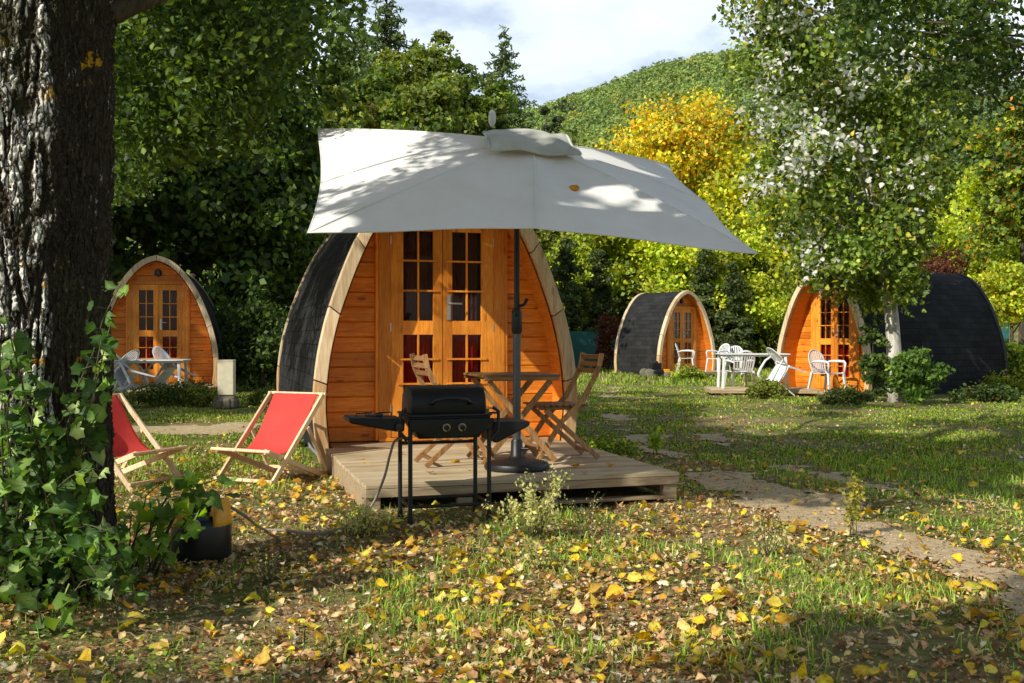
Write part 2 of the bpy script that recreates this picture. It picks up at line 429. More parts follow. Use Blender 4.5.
# ================================================================ PODS
M['roof_edge'] = plain('dark_edge_board', (.03, .028, .026), .8)
_ctrl = [(0, 1.17), (.2, 1.195), (.4, 1.205), (.8, 1.165), (1.15, 1.085), (1.44, .985), (1.7, .885), (1.95, .765), (2.15, .64), (2.32, .51), (2.45, .38), (2.54, .26), (2.60, .13), (2.625, 0)]
_cz = np.array([c[0] for c in _ctrl]); _cx = np.array([c[1] for c in _ctrl])
_s = np.concatenate([[0], np.cumsum(np.hypot(np.diff(_cz), np.diff(_cx)))])
_t = np.linspace(0, _s[-1], 41)
def _sm(a):
    b = np.interp(_t, _s, a)
    for _ in range(3):
        b[1:-1] = .25*b[:-2]+.5*b[1:-1]+.25*b[2:]
    return b
PZ = _sm(_cz); PX = _sm(_cx)          # right half, base to apex
def prof(off):
    """right-half profile moved inward by off"""
    dx = np.gradient(PX); dz = np.gradient(PZ); L = np.hypot(dx, dz)
    nx = dz/L; nz_ = -dx/L
    x = PX-nx*off; z = PZ-nz_*off
    k = x > 0
    k[-1] = False
    x = np.append(x[k], 0); z = np.append(z[k], max(z[k][-1]+.004, PZ[-1]-off))
    return x, z
def full(off, zlow=None):
    x, z = prof(off)
    r = list(zip(x, z))
    if zlow is not None: r = [(x[0], zlow)]+r
    l = [(-a, b) for a, b in r[::-1]]
    return r+l[1:]     # right base -> apex -> left base
def hw(z, off):
    x, zz = prof(off); o = np.argsort(zz)
    return float(np.interp(z, zz[o], x[o]))

def make_pod(label, loc, rz, L, rec=.26, lamp=True, simple=False, dark_rear=False, group='arched wooden camping pods'):
    root = thing('camping_pod', label, 'camping pod', loc, rz, group)
    # roof shell
    pts = full(0.0, -.06); n = len(pts); ys = np.linspace(.07, L-.07, 12)
    V = []; UV = []; F = []
    arc = np.concatenate([[0], np.cumsum([math.dist(pts[i], pts[i+1]) for i in range(n-1)])])
    for j, y in enumerate(ys):
        for i, (x, z) in enumerate(pts):
            wob = .004*math.sin(9*y+i*1.3)
            V.append((x+wob, y, z+wob)); UV.append((y, arc[i]+(0 if i <= n//2 else 0), 0))
    pin = full(.05, -.06)
    o = len(V)
    for y in (.07, L-.07):
        for (x, z) in pin: V.append((x, y, z)); UV.append((y, 0, 0))
    for j in range(len(ys)-1):
        for i in range(n-1):
            F.append((j*n+i, j*n+i+1, (j+1)*n+i+1, (j+1)*n+i))
    for i in range(n-1):
        F.append((o+i, o+n+i, o+n+i+1, o+i+1))
    me = bpy.data.meshes.new('roof'); me.from_pydata(V, [], F); me.update()
    a = me.attributes.new('shg', 'FLOAT_VECTOR', 'POINT'); a.data.foreach_set('vector', np.array(UV, np.float32).ravel())
    for p in me.polygons: p.use_smooth = True
    me.materials.append(M['roof'])
    ro = bpy.data.objects.new('roof', me); COL.objects.link(ro); ro.parent = root
    # arch boards, front and rear
    for (ya, yb) in ((-.055, .075), (L-.075, L+.045)):
        outer = full(-.022, -.17); inner = full(.085, -.17); m = min(len(outer), len(inner))
        def samp(P, u):
            d = np.concatenate([[0], np.cumsum([math.dist(P[i], P[i+1]) for i in range(len(P)-1)])]); d /= d[-1]
            A = np.array(P); return np.stack([np.interp(u, d, A[:, 0]), np.interp(u, d, A[:, 1])], -1)
        cuts = [0, .115, .215, .315, .415, .5, .585, .685, .785, .885, 1]
        for s in range(len(cuts)-1):
            u = np.linspace(cuts[s]+.0008, cuts[s+1]-.0008, 7)
            A = samp(outer, u); B = samp(inner, u); jit = random.uniform(-.004, .004)
            if s in (0, len(cuts)-2):   # rounded foot
                e = 0 if s == 0 else -1
                A[e] = A[e]*.72+B[e]*.28; A[e][1] += .02; B[e] = A[e]*.3+B[e]*.7
            b = MB(); vs = []; fs = []
            for k in range(7):
                for (y, Q) in ((ya+jit, A), (yb, A), (yb, B), (ya+jit, B)): vs.append((Q[k][0], y, Q[k][1]))
            for k in range(6):
                for q in range(4): fs.append((k*4+q, k*4+(q+1) % 4, k*4+4+(q+1) % 4, k*4+4+q))
            fs += [(0, 1, 2, 3), (24, 27, 26, 25)]
            b.add(vs, fs)
            b.build('arch_board', M['roof_edge'] if dark_rear and ya > 1 else M['arch_low'] if s in (0, len(cuts)-2) else M['arch'], root, bevel=0 if simple else .006)
    # lining of the front recess
    b = MB(); P = full(.102, -.02); vs = []; fs = []
    for y in (.02, rec+.01):
        for (x, z) in P: vs.append((x, y, z))
    n = len(P)
    for i in range(n-1): fs.append((i, i+1, n+i+1, n+i))
    b.add(vs, fs); b.build('lining', M['lining'], root, smooth=True)
    # floor sill
    b = MB(); b.box((0, rec/2-.02, -.03), (2.1, rec+.06, .05)); b.box((0, L/2, -.055), (2.2, L-.3, .09)); b.build('floor', M['deck_dark'], root, bevel=.004)
    b = MB(); b.box((0, .10, -.14), (2.16, .06, .115)); b.box((1.04, L/2, -.14), (.08, L-.2, .12)); b.box((-1.04, L/2, -.14), (.08, L-.2, .12)); b.build('base_beam', M['greypaint'], root, bevel=.005)
    # front wall: rows of boards
    DW, DT = .60, 2.11       # half width and top of door opening incl. frame
    b = MB(); z = 0.0; H = 2.52
    row = .137
    while z < H-.02:
        z1 = min(z+row, H)
        seg = [(-1, 0)] if z > DT-.001 else [(-1, 1), (1, 1)]
        if z < DT < z1: z1 = DT
        lev = [(z+.001, .010), (z+.010, 0), (z1-.010, 0), (z1-.001, .010)]
        def rowmesh(xa, xb):
            vs = []
            for (zz, dy) in lev:
                w = hw(zz, .10)
                a = -w if xa is None else xa; c = w if xb is None else xb
                vs += [(a, rec+dy, zz), (c, rec+dy, zz)]
            return vs
        fs = [(0, 1, 3, 2), (2, 3, 5, 4), (4, 5, 7, 6)]
        if seg[0][1] == 0: b.add(rowmesh(None, None), fs)
        else:
            b.add(rowmesh(None, -DW), fs); b.add(rowmesh(DW, None), fs)
        z = z1
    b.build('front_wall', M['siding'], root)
    # closed backing and rear wall
    b = MB(); P = full(.09, -.02)
    b.extrude(P, 'y', L-.25, L-.22); b.build('rear_wall', M['siding'], root)
    # door frame
    b = MB()
    for sx in (-1, 1):
        b.box((sx*.545, rec-.012, 1.04), (.115, .075, 2.06))
        b.box((sx*.615, rec-.018, 1.04), (.03, .05, 2.06))
    b.box((0, rec-.014, 2.095), (1.26, .08, .07)); b.box((0, rec-.01, .015), (1.20, .09, .03))
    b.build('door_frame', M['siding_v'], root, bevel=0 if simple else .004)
    # two leaves
    for sx in (-1, 1):
        d = MB(); yf = rec-.022; T = .045
        xi, xo = .003*sx, .487*sx
        st_in = .088; st_out = .115
        gx0, gx1 = xi+sx*st_in, xo-sx*st_out
        zt, zb = 2.055, .035
        d.box(((xi+gx0)/2, yf, (zt+zb)/2), (abs(gx0-xi), T, zt-zb))
        d.box(((xo+gx1)/2, yf, (zt+zb)/2), (abs(gx1-xo), T, zt-zb))
        gcx = (gx0+gx1)/2; gw = abs(gx1-gx0)
        rails = [(zb, .30), (.98, 1.11), (1.94, zt)]
        for (a, c) in rails: d.box((gcx, yf, (a+c)/2), (gw-.001, T-.002, c-a))
        dr = d.build('door', M['siding_v'], root, bevel=0 if simple else .003)
        for (g0, g1) in ((.30, .98), (1.11, 1.94)):
            g = MB(); g.box((gcx, yf+.004, (g0+g1)/2), (gw-.001, .006, g1-g0-.001)); g.build('glass', M['glass'], dr)
            m = MB(); m.box((gcx, yf-.012, (g0+g1)/2), (.016, .022, g1-g0))
            for k in (1, 2):
                zz = g0+(g1-g0)*k/3
                m.box((gcx+.01*sx*0, yf-.029, zz), (gw+.10, .014, .017))
            m.build('muntin', M['siding_v'], dr)
        if sx == 1:
            h = MB(); hx = xi+.052; h.box((hx, yf-.028, 1.235), (.034, .010, .235))
            h.tube([(hx, yf-.03, 1.27), (hx, yf-.075, 1.27), (hx+.02, yf-.082, 1.27), (hx+.115, yf-.082, 1.268)], .0095, 8)
            h.tube([(hx, yf-.03, 1.17), (hx, yf-.05, 1.17)], .012, 10)
            h.build('handle', M['chrome'], dr, smooth=True, auto=40)
        for zz in (.3, 1.05, 1.85):
            h = MB(); h.tube([(xo+sx*.003, yf-.026, zz-.04), (xo+sx*.003, yf-.026, zz+.04)], .006, 8); h.build('hinge', M['chrome'], dr)
        # curtain behind the lower panes
        c = MB(); N = 26; vs = []; fs = []
        for i in range(N+1):
            x = gx0+(gx1-gx0)*i/N
            yy = yf+.055+.014*math.sin(i*1.5)
            vs += [(x, yy, .06), (x, yy, 1.04)]
        for i in range(N): fs.append((2*i, 2*i+2, 2*i+3, 2*i+1))
        c.add(vs, fs); c.build('curtain', M['red_plain'], root, smooth=True)
        c = MB(); vs = [(x, y+.02, 1.06 if z < .5 else 2.0) for (x, y, z) in vs]; c.add(vs, fs); c.build('curtain', M['upper_reflection'], root, smooth=True)  # brown sheet added to stand in for reflections in the upper panes
    b = MB(); b.box((0, rec+.9, .4), (1.7, .9, .5)); b.build('bed', M['red_plain'], root, bevel=.03)
    if lamp:
        b = MB(); b.lathe([(.0, 0), (.075, 0), (.075, .02), (.06, .05), (.0, .055)], 16)
        lo = b.build('wall_lamp', M['black_p'], root, smooth=True, auto=40); lo.location = (0, rec, 2.30); lo.rotation_euler = (R(90), 0, 0)
        b = MB(); b.lathe([(.05, .053), (.045, .07), (.02, .082), (.0, .084)], 14); b.build('lamp_glass', M['lampglass'], lo, smooth=True)
    return root

TH = math.atan2(.292, .956)
make_pod('largest nearest camping pod, two glazed doors, behind the wooden terrace under the parasol', (-.567, 9.066, .20), TH, 4.7, rec=.31)
make_pod('camping pod at far left behind the tipped white chairs, lamp above its doors', (-7.28, 20.5, .20), R(13.5), 4.4, lamp=True)
make_pod('camping pod on the right with long black roof, behind the pale poplar trunk', (6.5, 21.0, .03), R(-57), 4.8, rec=.45, dark_rear=True)
make_pod('smallest, farthest camping pod, short grey roof and doors turned to the right', (5.6, 32.0, .03), R(33), 2.15)

# ================================================================ TERRACES
def make_deck(label, corner, rz, W, D, top, name='wooden_terrace', gap=.006, bw=.095, feet=True, group=None):
    """corner = front left; local x right, y back"""
    gzc = gz(*corner)
    root = thing(name, label, 'wooden deck', (corner[0], corner[1], 0), rz, group)
    b = MB(); nb = int(D/bw); w = D/nb
    for i in range(nb):
        b.box((W/2+random.uniform(-.004, .004), w*(i+.5), top-.013+random.uniform(-.0015, .0015)), (W+random.uniform(-.006, .006), w-gap, .024))
    b.build('deck_boards', M['deck'], root, bevel=.002)
    hgt = top-.026
    for (a, c, nm) in (((0, .016), (W, .016), 'fascia'), ((W-.016, .06), (W-.016, D-.03), 'fascia'), ((.016, .06), (.016, D-.03), 'fascia')):
        b = MB(); fh = .055 if nm == 'fascia' and a[1] == c[1] else hgt-.02
        b.beam((a[0], a[1], top-.027-fh/2), (c[0], c[1], top-.027-fh/2), .028, fh); b.build('fascia_board', M['deck_dark'], root, bevel=.003)
    if feet:
        for fx in (.05, W*.30, W*.57, W-.06):
            for fy in (.055, D*.5, D-.06):
                b = MB(); b.box((fx, fy, (top-.085)/2), (.10, .10 if fy > .1 else .07, top-.083)); b.build('support_block', M['deck_dark'], root, bevel=.004)
        for fy in (.06, D*.5, D-.05):
            b = MB(); b.box((W/2, fy, .026), (W-.02, .09, .022)); b.build('bottom_board', M['deck_dark'], root, bevel=.003)
    return root
make_deck('raised pallet-like wooden terrace of narrow boards carrying the bistro table and parasol', (-.94, 6.42), TH, 2.22, 2.30, .20)
make_deck('low weathered wooden deck under the white plastic table on the right', (4.05, 20.3), R(-4), 2.15, 1.2, .11, feet=False, group='low decks in front of the pods')
make_deck('low wooden step deck before the camping pod at far left', (-8.2, 18.9), R(13.5), 2.4, 1.2, .16, feet=False, group='low decks in front of the pods')
make_deck('low pale wooden deck in front of the farthest small pod', (5.5, 30.6), R(33), 2.0, 1.0, .1, feet=False, group='low decks in front of the pods')

# ================================================================ PARASOL
def parasol():
    MX, MY, MZ = .035, 7.25, .20
    root = thing('parasol', 'large off-white square parasol tilted forward over the wooden terrace', 'parasol', (MX, MY, MZ))
    o = Vector((MX, MY, MZ))
    NL, FL, FR, NR = (at(308, 233, 5.9), at(318, 130, 8.55), at(668, 166, 8.9), at(757, 254, 6.3))
    apex = at(533, 143, 7.27)
    corners = [NL, FL, FR, NR]
    cen = sum(corners, Vector())/4; nrm = (FL-NR).cross(FR-NL).normalized()
    if nrm.z < 0: nrm = -nrm
    MIDS = [(corners[s]+corners[(s+1) % 4])/2+(((corners[s]+corners[(s+1) % 4])/2)-cen).normalized()*.015 for s in range(4)]
    MIDS[3] = at(536, 227.5, 6.06); MIDS[0] = at(321.5, 181, 7.2)
    SAG = [.012, .055, .04, .055]
    V = []; F = []; NU, NV = 32, 16; creases = []
    for s in range(4):
        a, b = corners[s], corners[(s+1) % 4]
        # arm tips at corners and at the middle of each side
        mid = MIDS[s]
        base = len(V)
        for j in range(NV+1):
            v = j/NV
            for i in range(NU+1):
                u = i/NU
                e = (a*(1-2*u)+mid*2*u) if u <= .5 else (mid*(2-2*u)+b*(2*u-1))
                sag = abs(math.sin(2*math.pi*u))
                e = e+(cen-e).normalized()*(SAG[s]*sag)
                p = apex.lerp(e, v)
                bow = math.sin(math.pi*v)
                p = p+nrm*(.035*bow)-nrm*(.030*sag*v*(1.15-v)*2) + nrm*.004*math.sin(17*u+9*v)*v
                V.append(p-o)
        for j in range(NV):
            for i in range(NU):
                k = base+j*(NU+1)+i
                F.append((k, k+1, k+NU+2, k+NU+1))
    b = MB(); b.add(V, F, .5)
    c = b.build('canopy', M['canopy'], root, smooth=True)
    # seams over the arms, hem along the rim
    def surf(s, u, v, lift=.004):
        a, bb = corners[s], corners[(s+1) % 4]
        mid = MIDS[s]
        e = (a*(1-2*u)+mid*2*u) if u <= .5 else (mid*(2-2*u)+bb*(2*u-1))
        sag = abs(math.sin(2*math.pi*u)); e = e+(cen-e).normalized()*(SAG[s]*sag)
        p = apex.lerp(e, v)
        return p+nrm*(.035*math.sin(math.pi*v)+lift)-nrm*(.030*sag*v*(1.15-v)*2)+nrm*.004*math.sin(17*u+9*v)*v-o
    sm = MB()
    for s in range(4):
        for u in (0, .5):
            sm.tube([surf(s, u, v, .001) for v in np.linspace(.12, 1, 14)], .0055, 6)
        sm.tube([surf(s, u, 1, 0) for u in np.linspace(0, 1, 33)], .005, 6)
    sm.build('seam', M['canopy'], c, smooth=True)
    # arms under the cloth
    hub = apex-nrm*.06-o; low = apex-nrm*.50-o
    for s in range(4):
        for u in (0, .5):
            r_ = MB(); tip = surf(s, u, .985, -.02)
            pts = [hub]+[surf(s, u, v, -.022) for v in np.linspace(.15, .985, 8)]
            r_.tube(pts, .009, 6); ro = r_.build('rib', M['iron'], root, smooth=True)
            st = MB(); st.tube([low, surf(s, u, .5, -.03)], .008, 6); st.build('strut', M['iron'], ro)
    hb = MB(); hb.tube([apex-nrm*.12-o, apex-nrm*.02-o], .035, 12); hb.tube([low-nrm*.03, low+nrm*.04], .034, 12); hb.build('hub', M['iron'], root)
    # vent cap
    ex = (FR-FL+NR-NL).normalized(); ey = nrm.cross(ex)
    cp = MB(); N = 20; vs = []; fs = []
    ct = apex+nrm*.035-ex*.02
    for j in range(N+1):
        for i in range(N+1):
            a_ = 2*i/N-1; b_ = 2*j/N-1; m_ = max(abs(a_), abs(b_))
            h = .058*(1-m_*m_*.9)-.02*max(0, m_-.86)/.14+.012*math.sin(5*a_+3*b_)
            vs.append(ct+ex*(a_*.315)+ey*(b_*.315)+nrm*(h-.02)-o)
    for j in range(N):
        for i in range(N):
            k = j*(N+1)+i; fs.append((k, k+1, k+N+2, k+N+1))
    cp.add(vs, fs, .5)
    # rolled rim
    rim = [vs[i] for i in range(N+1)]+[vs[j*(N+1)+N] for j in range(1, N+1)]+[vs[N*(N+1)+i] for i in range(N-1, -1, -1)]+[vs[j*(N+1)] for j in range(N-1, -1, -1)]
    cp.tube(rim, .013, 8)
    cp.build('vent_cap', M['cap'], root, smooth=True)
    fn = MB(); fp = ct-ex*.27+ey*.16-o; fn.lathe([(.012, 0), (.026, .03), (.03, .07), (.02, .11), (.004, .125)], 12, fp+Vector((0, 0, .03))); fn.build('finial', M['plastic_dull'], root, smooth=True)
    # mast
    top = apex-nrm*.05-o
    m = MB(); m.tube([(0, 0, .06), (0, 0, 1.08)], .0285, 16); po = m.build('lower_pole', M['polegrey'], root, smooth=True, auto=50)
    m = MB(); m.tube([(0, 0, 1.0), (0, 0, 1.95), top], .021, 16); m.build('upper_pole', M['iron'], root, smooth=True, auto=50)
    m = MB(); m.tube([(0, 0, .98), (0, 0, 1.0), (0, 0, 1.14), (0, 0, 1.17)], [.032, .040, .038, .026], 14)
    m.tube([(0, 0, 1.18), (.05, -.02, 1.19), (.075, -.02, 1.235)], [.016, .012, .014], 8)
    m.tube([(0, -.02, 1.12), (-.02, -.06, 1.12)], .012, 8); m.build('clamp', M['iron'], root, smooth=True, auto=40)
    m = MB(); m.lathe([(0, 0), (.232, 0), (.238, .02), (.228, .045), (.16, .066), (.07, .078), (.045, .10), (.042, .20), (.034, .215), (0, .215)], 32, (0, 0, .001))
    m.tube([(.03, -.02, .15), (.085, -.04, .15)], .010, 8); m.build('base', M['iron'], root, smooth=True, auto=50)
    return surf, o
surf, po_ = parasol()

# ================================================================ BISTRO FURNITURE
def bistro_table():
    root = thing('folding_table', 'square slatted wooden folding table with crossed legs beside the parasol pole', 'table', (-.01, 7.78, .20), TH)
    H = .675; S = .305
    t = MB(); n = 9; w = 2*S/n
    for i in range(n): t.box((0, -S+w*(i+.5), H-.009), (2*S, w-.008, .018))
    t.build('tabletop', M['teak'], root, bevel=.003)
    f = MB()
    for sx in (-1, 1): f.box((sx*.2, 0, H-.032), (.04, 2*S-.03, .026))
    for sy in (-1, 1): f.box((0, sy*(S-.012), H-.032), (2*S-.02, .022, .028))
    f.build('table_frame', M['teak'], root, bevel=.002)
    for sy, off in ((-1, 0), (1, .025)):
        for sx in (-1, 1):
            y = sy*(.235-off)+sx*.014
            l = MB(); l.beam((-sx*.24, y, H-.05), (sx*.29, y, .008), .022, .042); l.build('leg', M['teak_z'], root, bevel=.002)
    for sx in (-.20, .20): s = MB(); s.beam((sx, -.23, .10), (sx, .23, .10), .02, .03); s.build('stretcher', M['teak'], root)
bistro_table()
def folding_chair(label, loc, rz, tall=.83):
    """faces local +x"""
    root = thing('folding_chair', label, 'folding chair', loc, rz, 'wooden folding chairs on the terrace')
    W = .20
    for sy in (-1, 1):
        b = MB(); y = sy*W
        pts = [(.24, .012), (.05, .30), (-.13, .47), (-.215, .62), (-.265, .73), (-.285, tall)]
        for k in range(len(pts)-1):
            b.beam((pts[k][0], y, pts[k][1]), (pts[k+1][0], y, pts[k+1][1]), .022, .038)
        b.build('back_post', M['teak_z'], root, bevel=.003)
        b = MB(); b.beam((.17, sy*(W-.028), .395), (-.27, sy*(W-.028), .010), .02, .038); b.build('leg', M['teak_z'], root, bevel=.003)
        b = MB(); b.beam((-.16, sy*(W-.05), .405), (.22, sy*(W-.05), .405), .022, .028); b.build('seat_rail', M['teak'], root, bevel=.002)
    s = MB()
    for k in range(8): s.box((-.16+.052*k+.01, 0, .428), (.040, 2*W-.05 if k < 2 else 2*W+.01, .014))
    s.build('seat', M['teak'], root, bevel=.003)
    b = MB()
    for (x, z) in ((-.282, .80), (-.268, .745), (-.247, .69)): b.beam((x, -W+.01, z), (x, W-.01, z), .014, .038, (.25, 0, 1))
    b.build('backrest', M['teak'], root, bevel=.003)
    for (xx, ww, zz) in ((-.22, W-.02, .06), (.19, W, .075)): b = MB(); b.beam((xx, -ww, zz), (xx, ww, zz), .02, .025); b.build('stretcher', M['teak'], root)
    return root
folding_chair('wooden folding chair right of the bistro table, turned towards it', (.37, 7.93, .20), TH+math.pi)
folding_chair('wooden folding chair half hidden behind the gas barbecue, slats facing the table', (-.43, 7.55, .20), TH+R(2))

# ================================================================ BARBECUE
def barbecue():
    root = thing('gas_barbecue', 'black gas barbecue with closed lid and side shelves in front of the terrace', 'barbecue', (-.375, 6.06, .035), TH)
    Z = .0
    # lid
    pf = [(-.0, .655), (-.015, .70), (.0, .765), (.045, .808), (.13, .825), (.22, .818), (.30, .77), (.325, .70), (.325, .655)]
    b = MB()
    vs = []; fs = []; n = len(pf); xs = [-.238, -.233, -.21, .20, .222, .227]; sc = [.90, .97, 1, 1, .97, .90]
    cy, cz = .16, .70
    for x, s in zip(xs, sc):
        for (y, z) in pf: vs.append((x, cy+(y-cy)*s, max(.655, cz+(z-cz)*s)))
    for j in range(len(xs)-1):
        for i in range(n-1): fs.append((j*n+i, j*n+i+1, (j+1)*n+i+1, (j+1)*n+i))
    fs += [tuple(range(n)), tuple((len(xs)-1)*n+i for i in range(n))]
    b.add(vs, fs); lid = b.build('lid', M['enamel'], root, smooth=True, auto=35, bevel=.003)
    h = MB(); h.tube([(-.11, -.008, .715), (-.125, -.045, .722), (-.09, -.055, .745), (-.03, -.058, .755), (.03, -.058, .755), (.09, -.055, .745), (.125, -.045, .722), (.11, -.008, .715)], .010, 8)
    h.build('lid_handle', M['black_p'], lid, smooth=True)
    r = MB(); r.box((-.003, .155, .648), (.52, .36, .014)); r.box((.275, .01, .655), (.05, .03, .012)); r.box((-.275, .01, .655), (.05, .03, .012)); r.build('rim', M['iron'], root, bevel=.003)
    # firebox, tapering
    b = MB(); vs = [(-.255, -.02, .64), (.255, -.02, .64), (.255, .33, .64), (-.255, .33, .64), (-.19, .02, .505), (.19, .02, .505), (.17, .28, .50), (-.17, .28, .50)]
    b.add(vs, [(0, 1, 2, 3), (4, 5, 6, 7), (0, 1, 5, 4), (1, 2, 6, 5), (2, 3, 7, 6), (3, 0, 4, 7)]); b.build('firebox', M['enamel'], root, bevel=.008)
    # panel
    b = MB(); vs = [(-.262, -.052, .628), (.262, -.052, .628), (.25, -.05, .565), (.12, -.042, .515), (-.12, -.042, .515), (-.25, -.05, .565)]
    vb = [(x, -.022, z) for (x, y, z) in vs]
    b.add(vs+vb, [(0, 1, 2, 3, 4, 5), (11, 10, 9, 8, 7, 6)]+[(i, (i+1) % 6, 6+(i+1) % 6, 6+i) for i in range(6)])
    b.build('control_panel', M['enamel'], root, bevel=.006)
    for kx in (-.035, .062):
        k = MB(); k.lathe([(.0, 0), (.024, 0), (.024, .006), (.0, .007)], 20); ko = k.build('knob_ring', M['chrome'], root, smooth=True, auto=40); ko.location = (kx, -.052, .578); ko.rotation_euler = (R(96), 0, 0)
        k = MB(); k.lathe([(.0, .006), (.018, .006), (.015, .028), (.0, .030)], 16); k.box((0, 0, .032), (.007, .034, .010)); k.build('knob', M['black_p'], ko, smooth=True, auto=40)
    # legs and frame
    for (x, y) in ((-.245, 0), (.245, 0), (-.245, .33), (.245, .33)):
        l = MB(); l.tube([(x, y, -.01), (x, y, .62)], .0135, 10); l.lathe([(.018, -.012), (.018, .03), (0, .03)], 10, (x, y, 0)); l.build('leg', M['iron'], root, smooth=True, auto=50)
    for sx in (-1, 1):
        f = MB(); f.tube([(sx*.265, .0, .50), (sx*.305, .0, .55), (sx*.305, .0, .665), (sx*.27, .0, .69)], .011, 8)
        f.build('side_bracket', M['iron'], root, smooth=True, auto=50)
        f = MB(); f.tube([(sx*.245, 0, .10), (sx*.245, .33, .10)], .010, 8); f.build('frame_rail', M['iron'], root, smooth=True, auto=50)
    for zz in (.10, .45): f = MB(); f.tube([(-.245, .33, zz), (.245, .33, zz)], .010, 8); f.build('frame_rail', M['iron'], root, smooth=True, auto=50)
    f = MB(); f.tube([(-.245, 0, .10), (.245, 0, .10)], .010, 8); f.build('frame_rail', M['iron'], root, smooth=True, auto=50)
    # left side burner shelf
    b = MB(); poly = [(-.61, .625), (-.60, .61), (-.33, .555), (-.28, .555), (-.275, .62), (-.29, .632), (-.60, .645)]
    b.extrude(poly, 'y', .0, .29); s1 = b.build('side_burner', M['enamel'], root, bevel=.012)
    g = MB(); g.lathe([(.0, 0), (.055, 0), (.055, .012), (.03, .018), (0, .018)], 18, (-.44, .15, .636))
    for a in range(4):
        an = a*math.pi/2+.3; g.tube([(-.44+.03*math.cos(an), .15+.03*math.sin(an), .66), (-.44+.115*math.cos(an), .15+.115*math.sin(an), .66), (-.44+.12*math.cos(an), .15+.12*math.sin(an), .64)], .004, 6)
    g.build('burner', M['iron'], s1, smooth=True, auto=40)
    k = MB(); k.lathe([(.0, 0), (.026, 0), (.022, .026), (.0, .028)], 16); ko = k.build('knob', M['black_p'], s1, smooth=True, auto=40); ko.location = (-.315, -.002, .585); ko.rotation_euler = (R(90), 0, 0)
    b = MB(); b.extrude([(.27, .475), (.30, .47), (.50, .565), (.515, .585), (.505, .60), (.28, .60)], 'y', .0, .29); b.build('side_shelf', M['enamel'], root, bevel=.01)
barbecue()

# gas bottle and hose
def gas():
    x, y = -1.60, 5.15; z = gz(x, y)
    root = thing('gas_bottle', 'squat black and orange gas bottle half hidden under leaves beside the tree trunk', 'gas bottle', (x, y, z), R(10))
    b = MB(); b.lathe([(0, .0), (.13, .0), (.145, .02), (.15, .05), (.152, .18), (.145, .21), (.10, .235), (0, .24)], 28); b.build('body', M['black_p'], root, smooth=True, auto=50)
    for (a0, a1) in ((-1.05, .75), (1.9, 4.1)):
        s = MB(); vs = []; fs = []; N = 12
        for i in range(N+1):
            a = a0+(a1-a0)*i/N; e = math.sin(math.pi*i/N)**.4
            for (r, zz) in ((.148, .17), (.152, .205), (.138, .24+.07*e), (.10, .245+.075*e), (.085, .22)):
                vs.append((r*math.cos(a), r*math.sin(a), zz))
        for i in range(N):
            for k in range(4): fs.append((i*5+k, i*5+k+1, i*5+6+k, i*5+5+k))
        s.add(vs, fs); o = s.build('shoulder_handle', M['orange_p'], root, smooth=True)
        m = o.modifiers.new('s', 'SOLIDIFY'); m.thickness = .012
    r = MB(); r.lathe([(0, 0), (.045, 0), (.05, .015), (.045, .035), (.02, .045), (0, .045)], 20, (0, 0, .24)); r.tube([(0, 0, .27), (.07, .02, .28), (.11, .03, .285)], .013, 8)
    r.build('regulator', M['black_p'], root, smooth=True, auto=40)
    b = MB(); b.lathe([(0, 0), (.036, 0), (.030, .012), (0, .014)], 18); ro = b.build('dial', M['chrome'], root, smooth=True, auto=40); ro.location = (-.02, -.149, .20); ro.rotation_euler = (R(90), 0, 0)
    pts = [Vector((x+.10, y+.05, z+.285))]
    for (px, py, D) in ((245, 516, 5.4), (262, 530, 5.75), (285, 541, 5.7), (312, 548, 5.62), (340, 545, 5.75), (357, 528, 6.05), (372, 505, 6.15), (384, 478, 6.15), (390, 455, 6.18), (396, 440, 6.2), (412, 438, 6.2)):
        p = at(px, py, D); g = gz(p.x, p.y)+.038; pts.append(Vector((p.x, p.y, max(p.z, g))))
    sm = []
    for i in range(len(pts)-1):
        p0 = pts[max(i-1, 0)]; p1 = pts[i]; p2 = pts[i+1]; p3 = pts[min(i+2, len(pts)-1)]
        for k in range(6):
            t = k/6; sm.append(.5*((2*p1)+(p2-p0)*t+(2*p0-5*p1+4*p2-p3)*t*t+(3*p1-p0-3*p2+p3)*t**3))
    sm.append(pts[-1])
    b = MB(); b.tube(sm, .0085, 8); h = b.build('gas_hose', M['rubber'], smooth=True)
    tag(h, 'thin grey-brown gas hose running over the leaves from the gas bottle to the barbecue', 'hose')
gas()

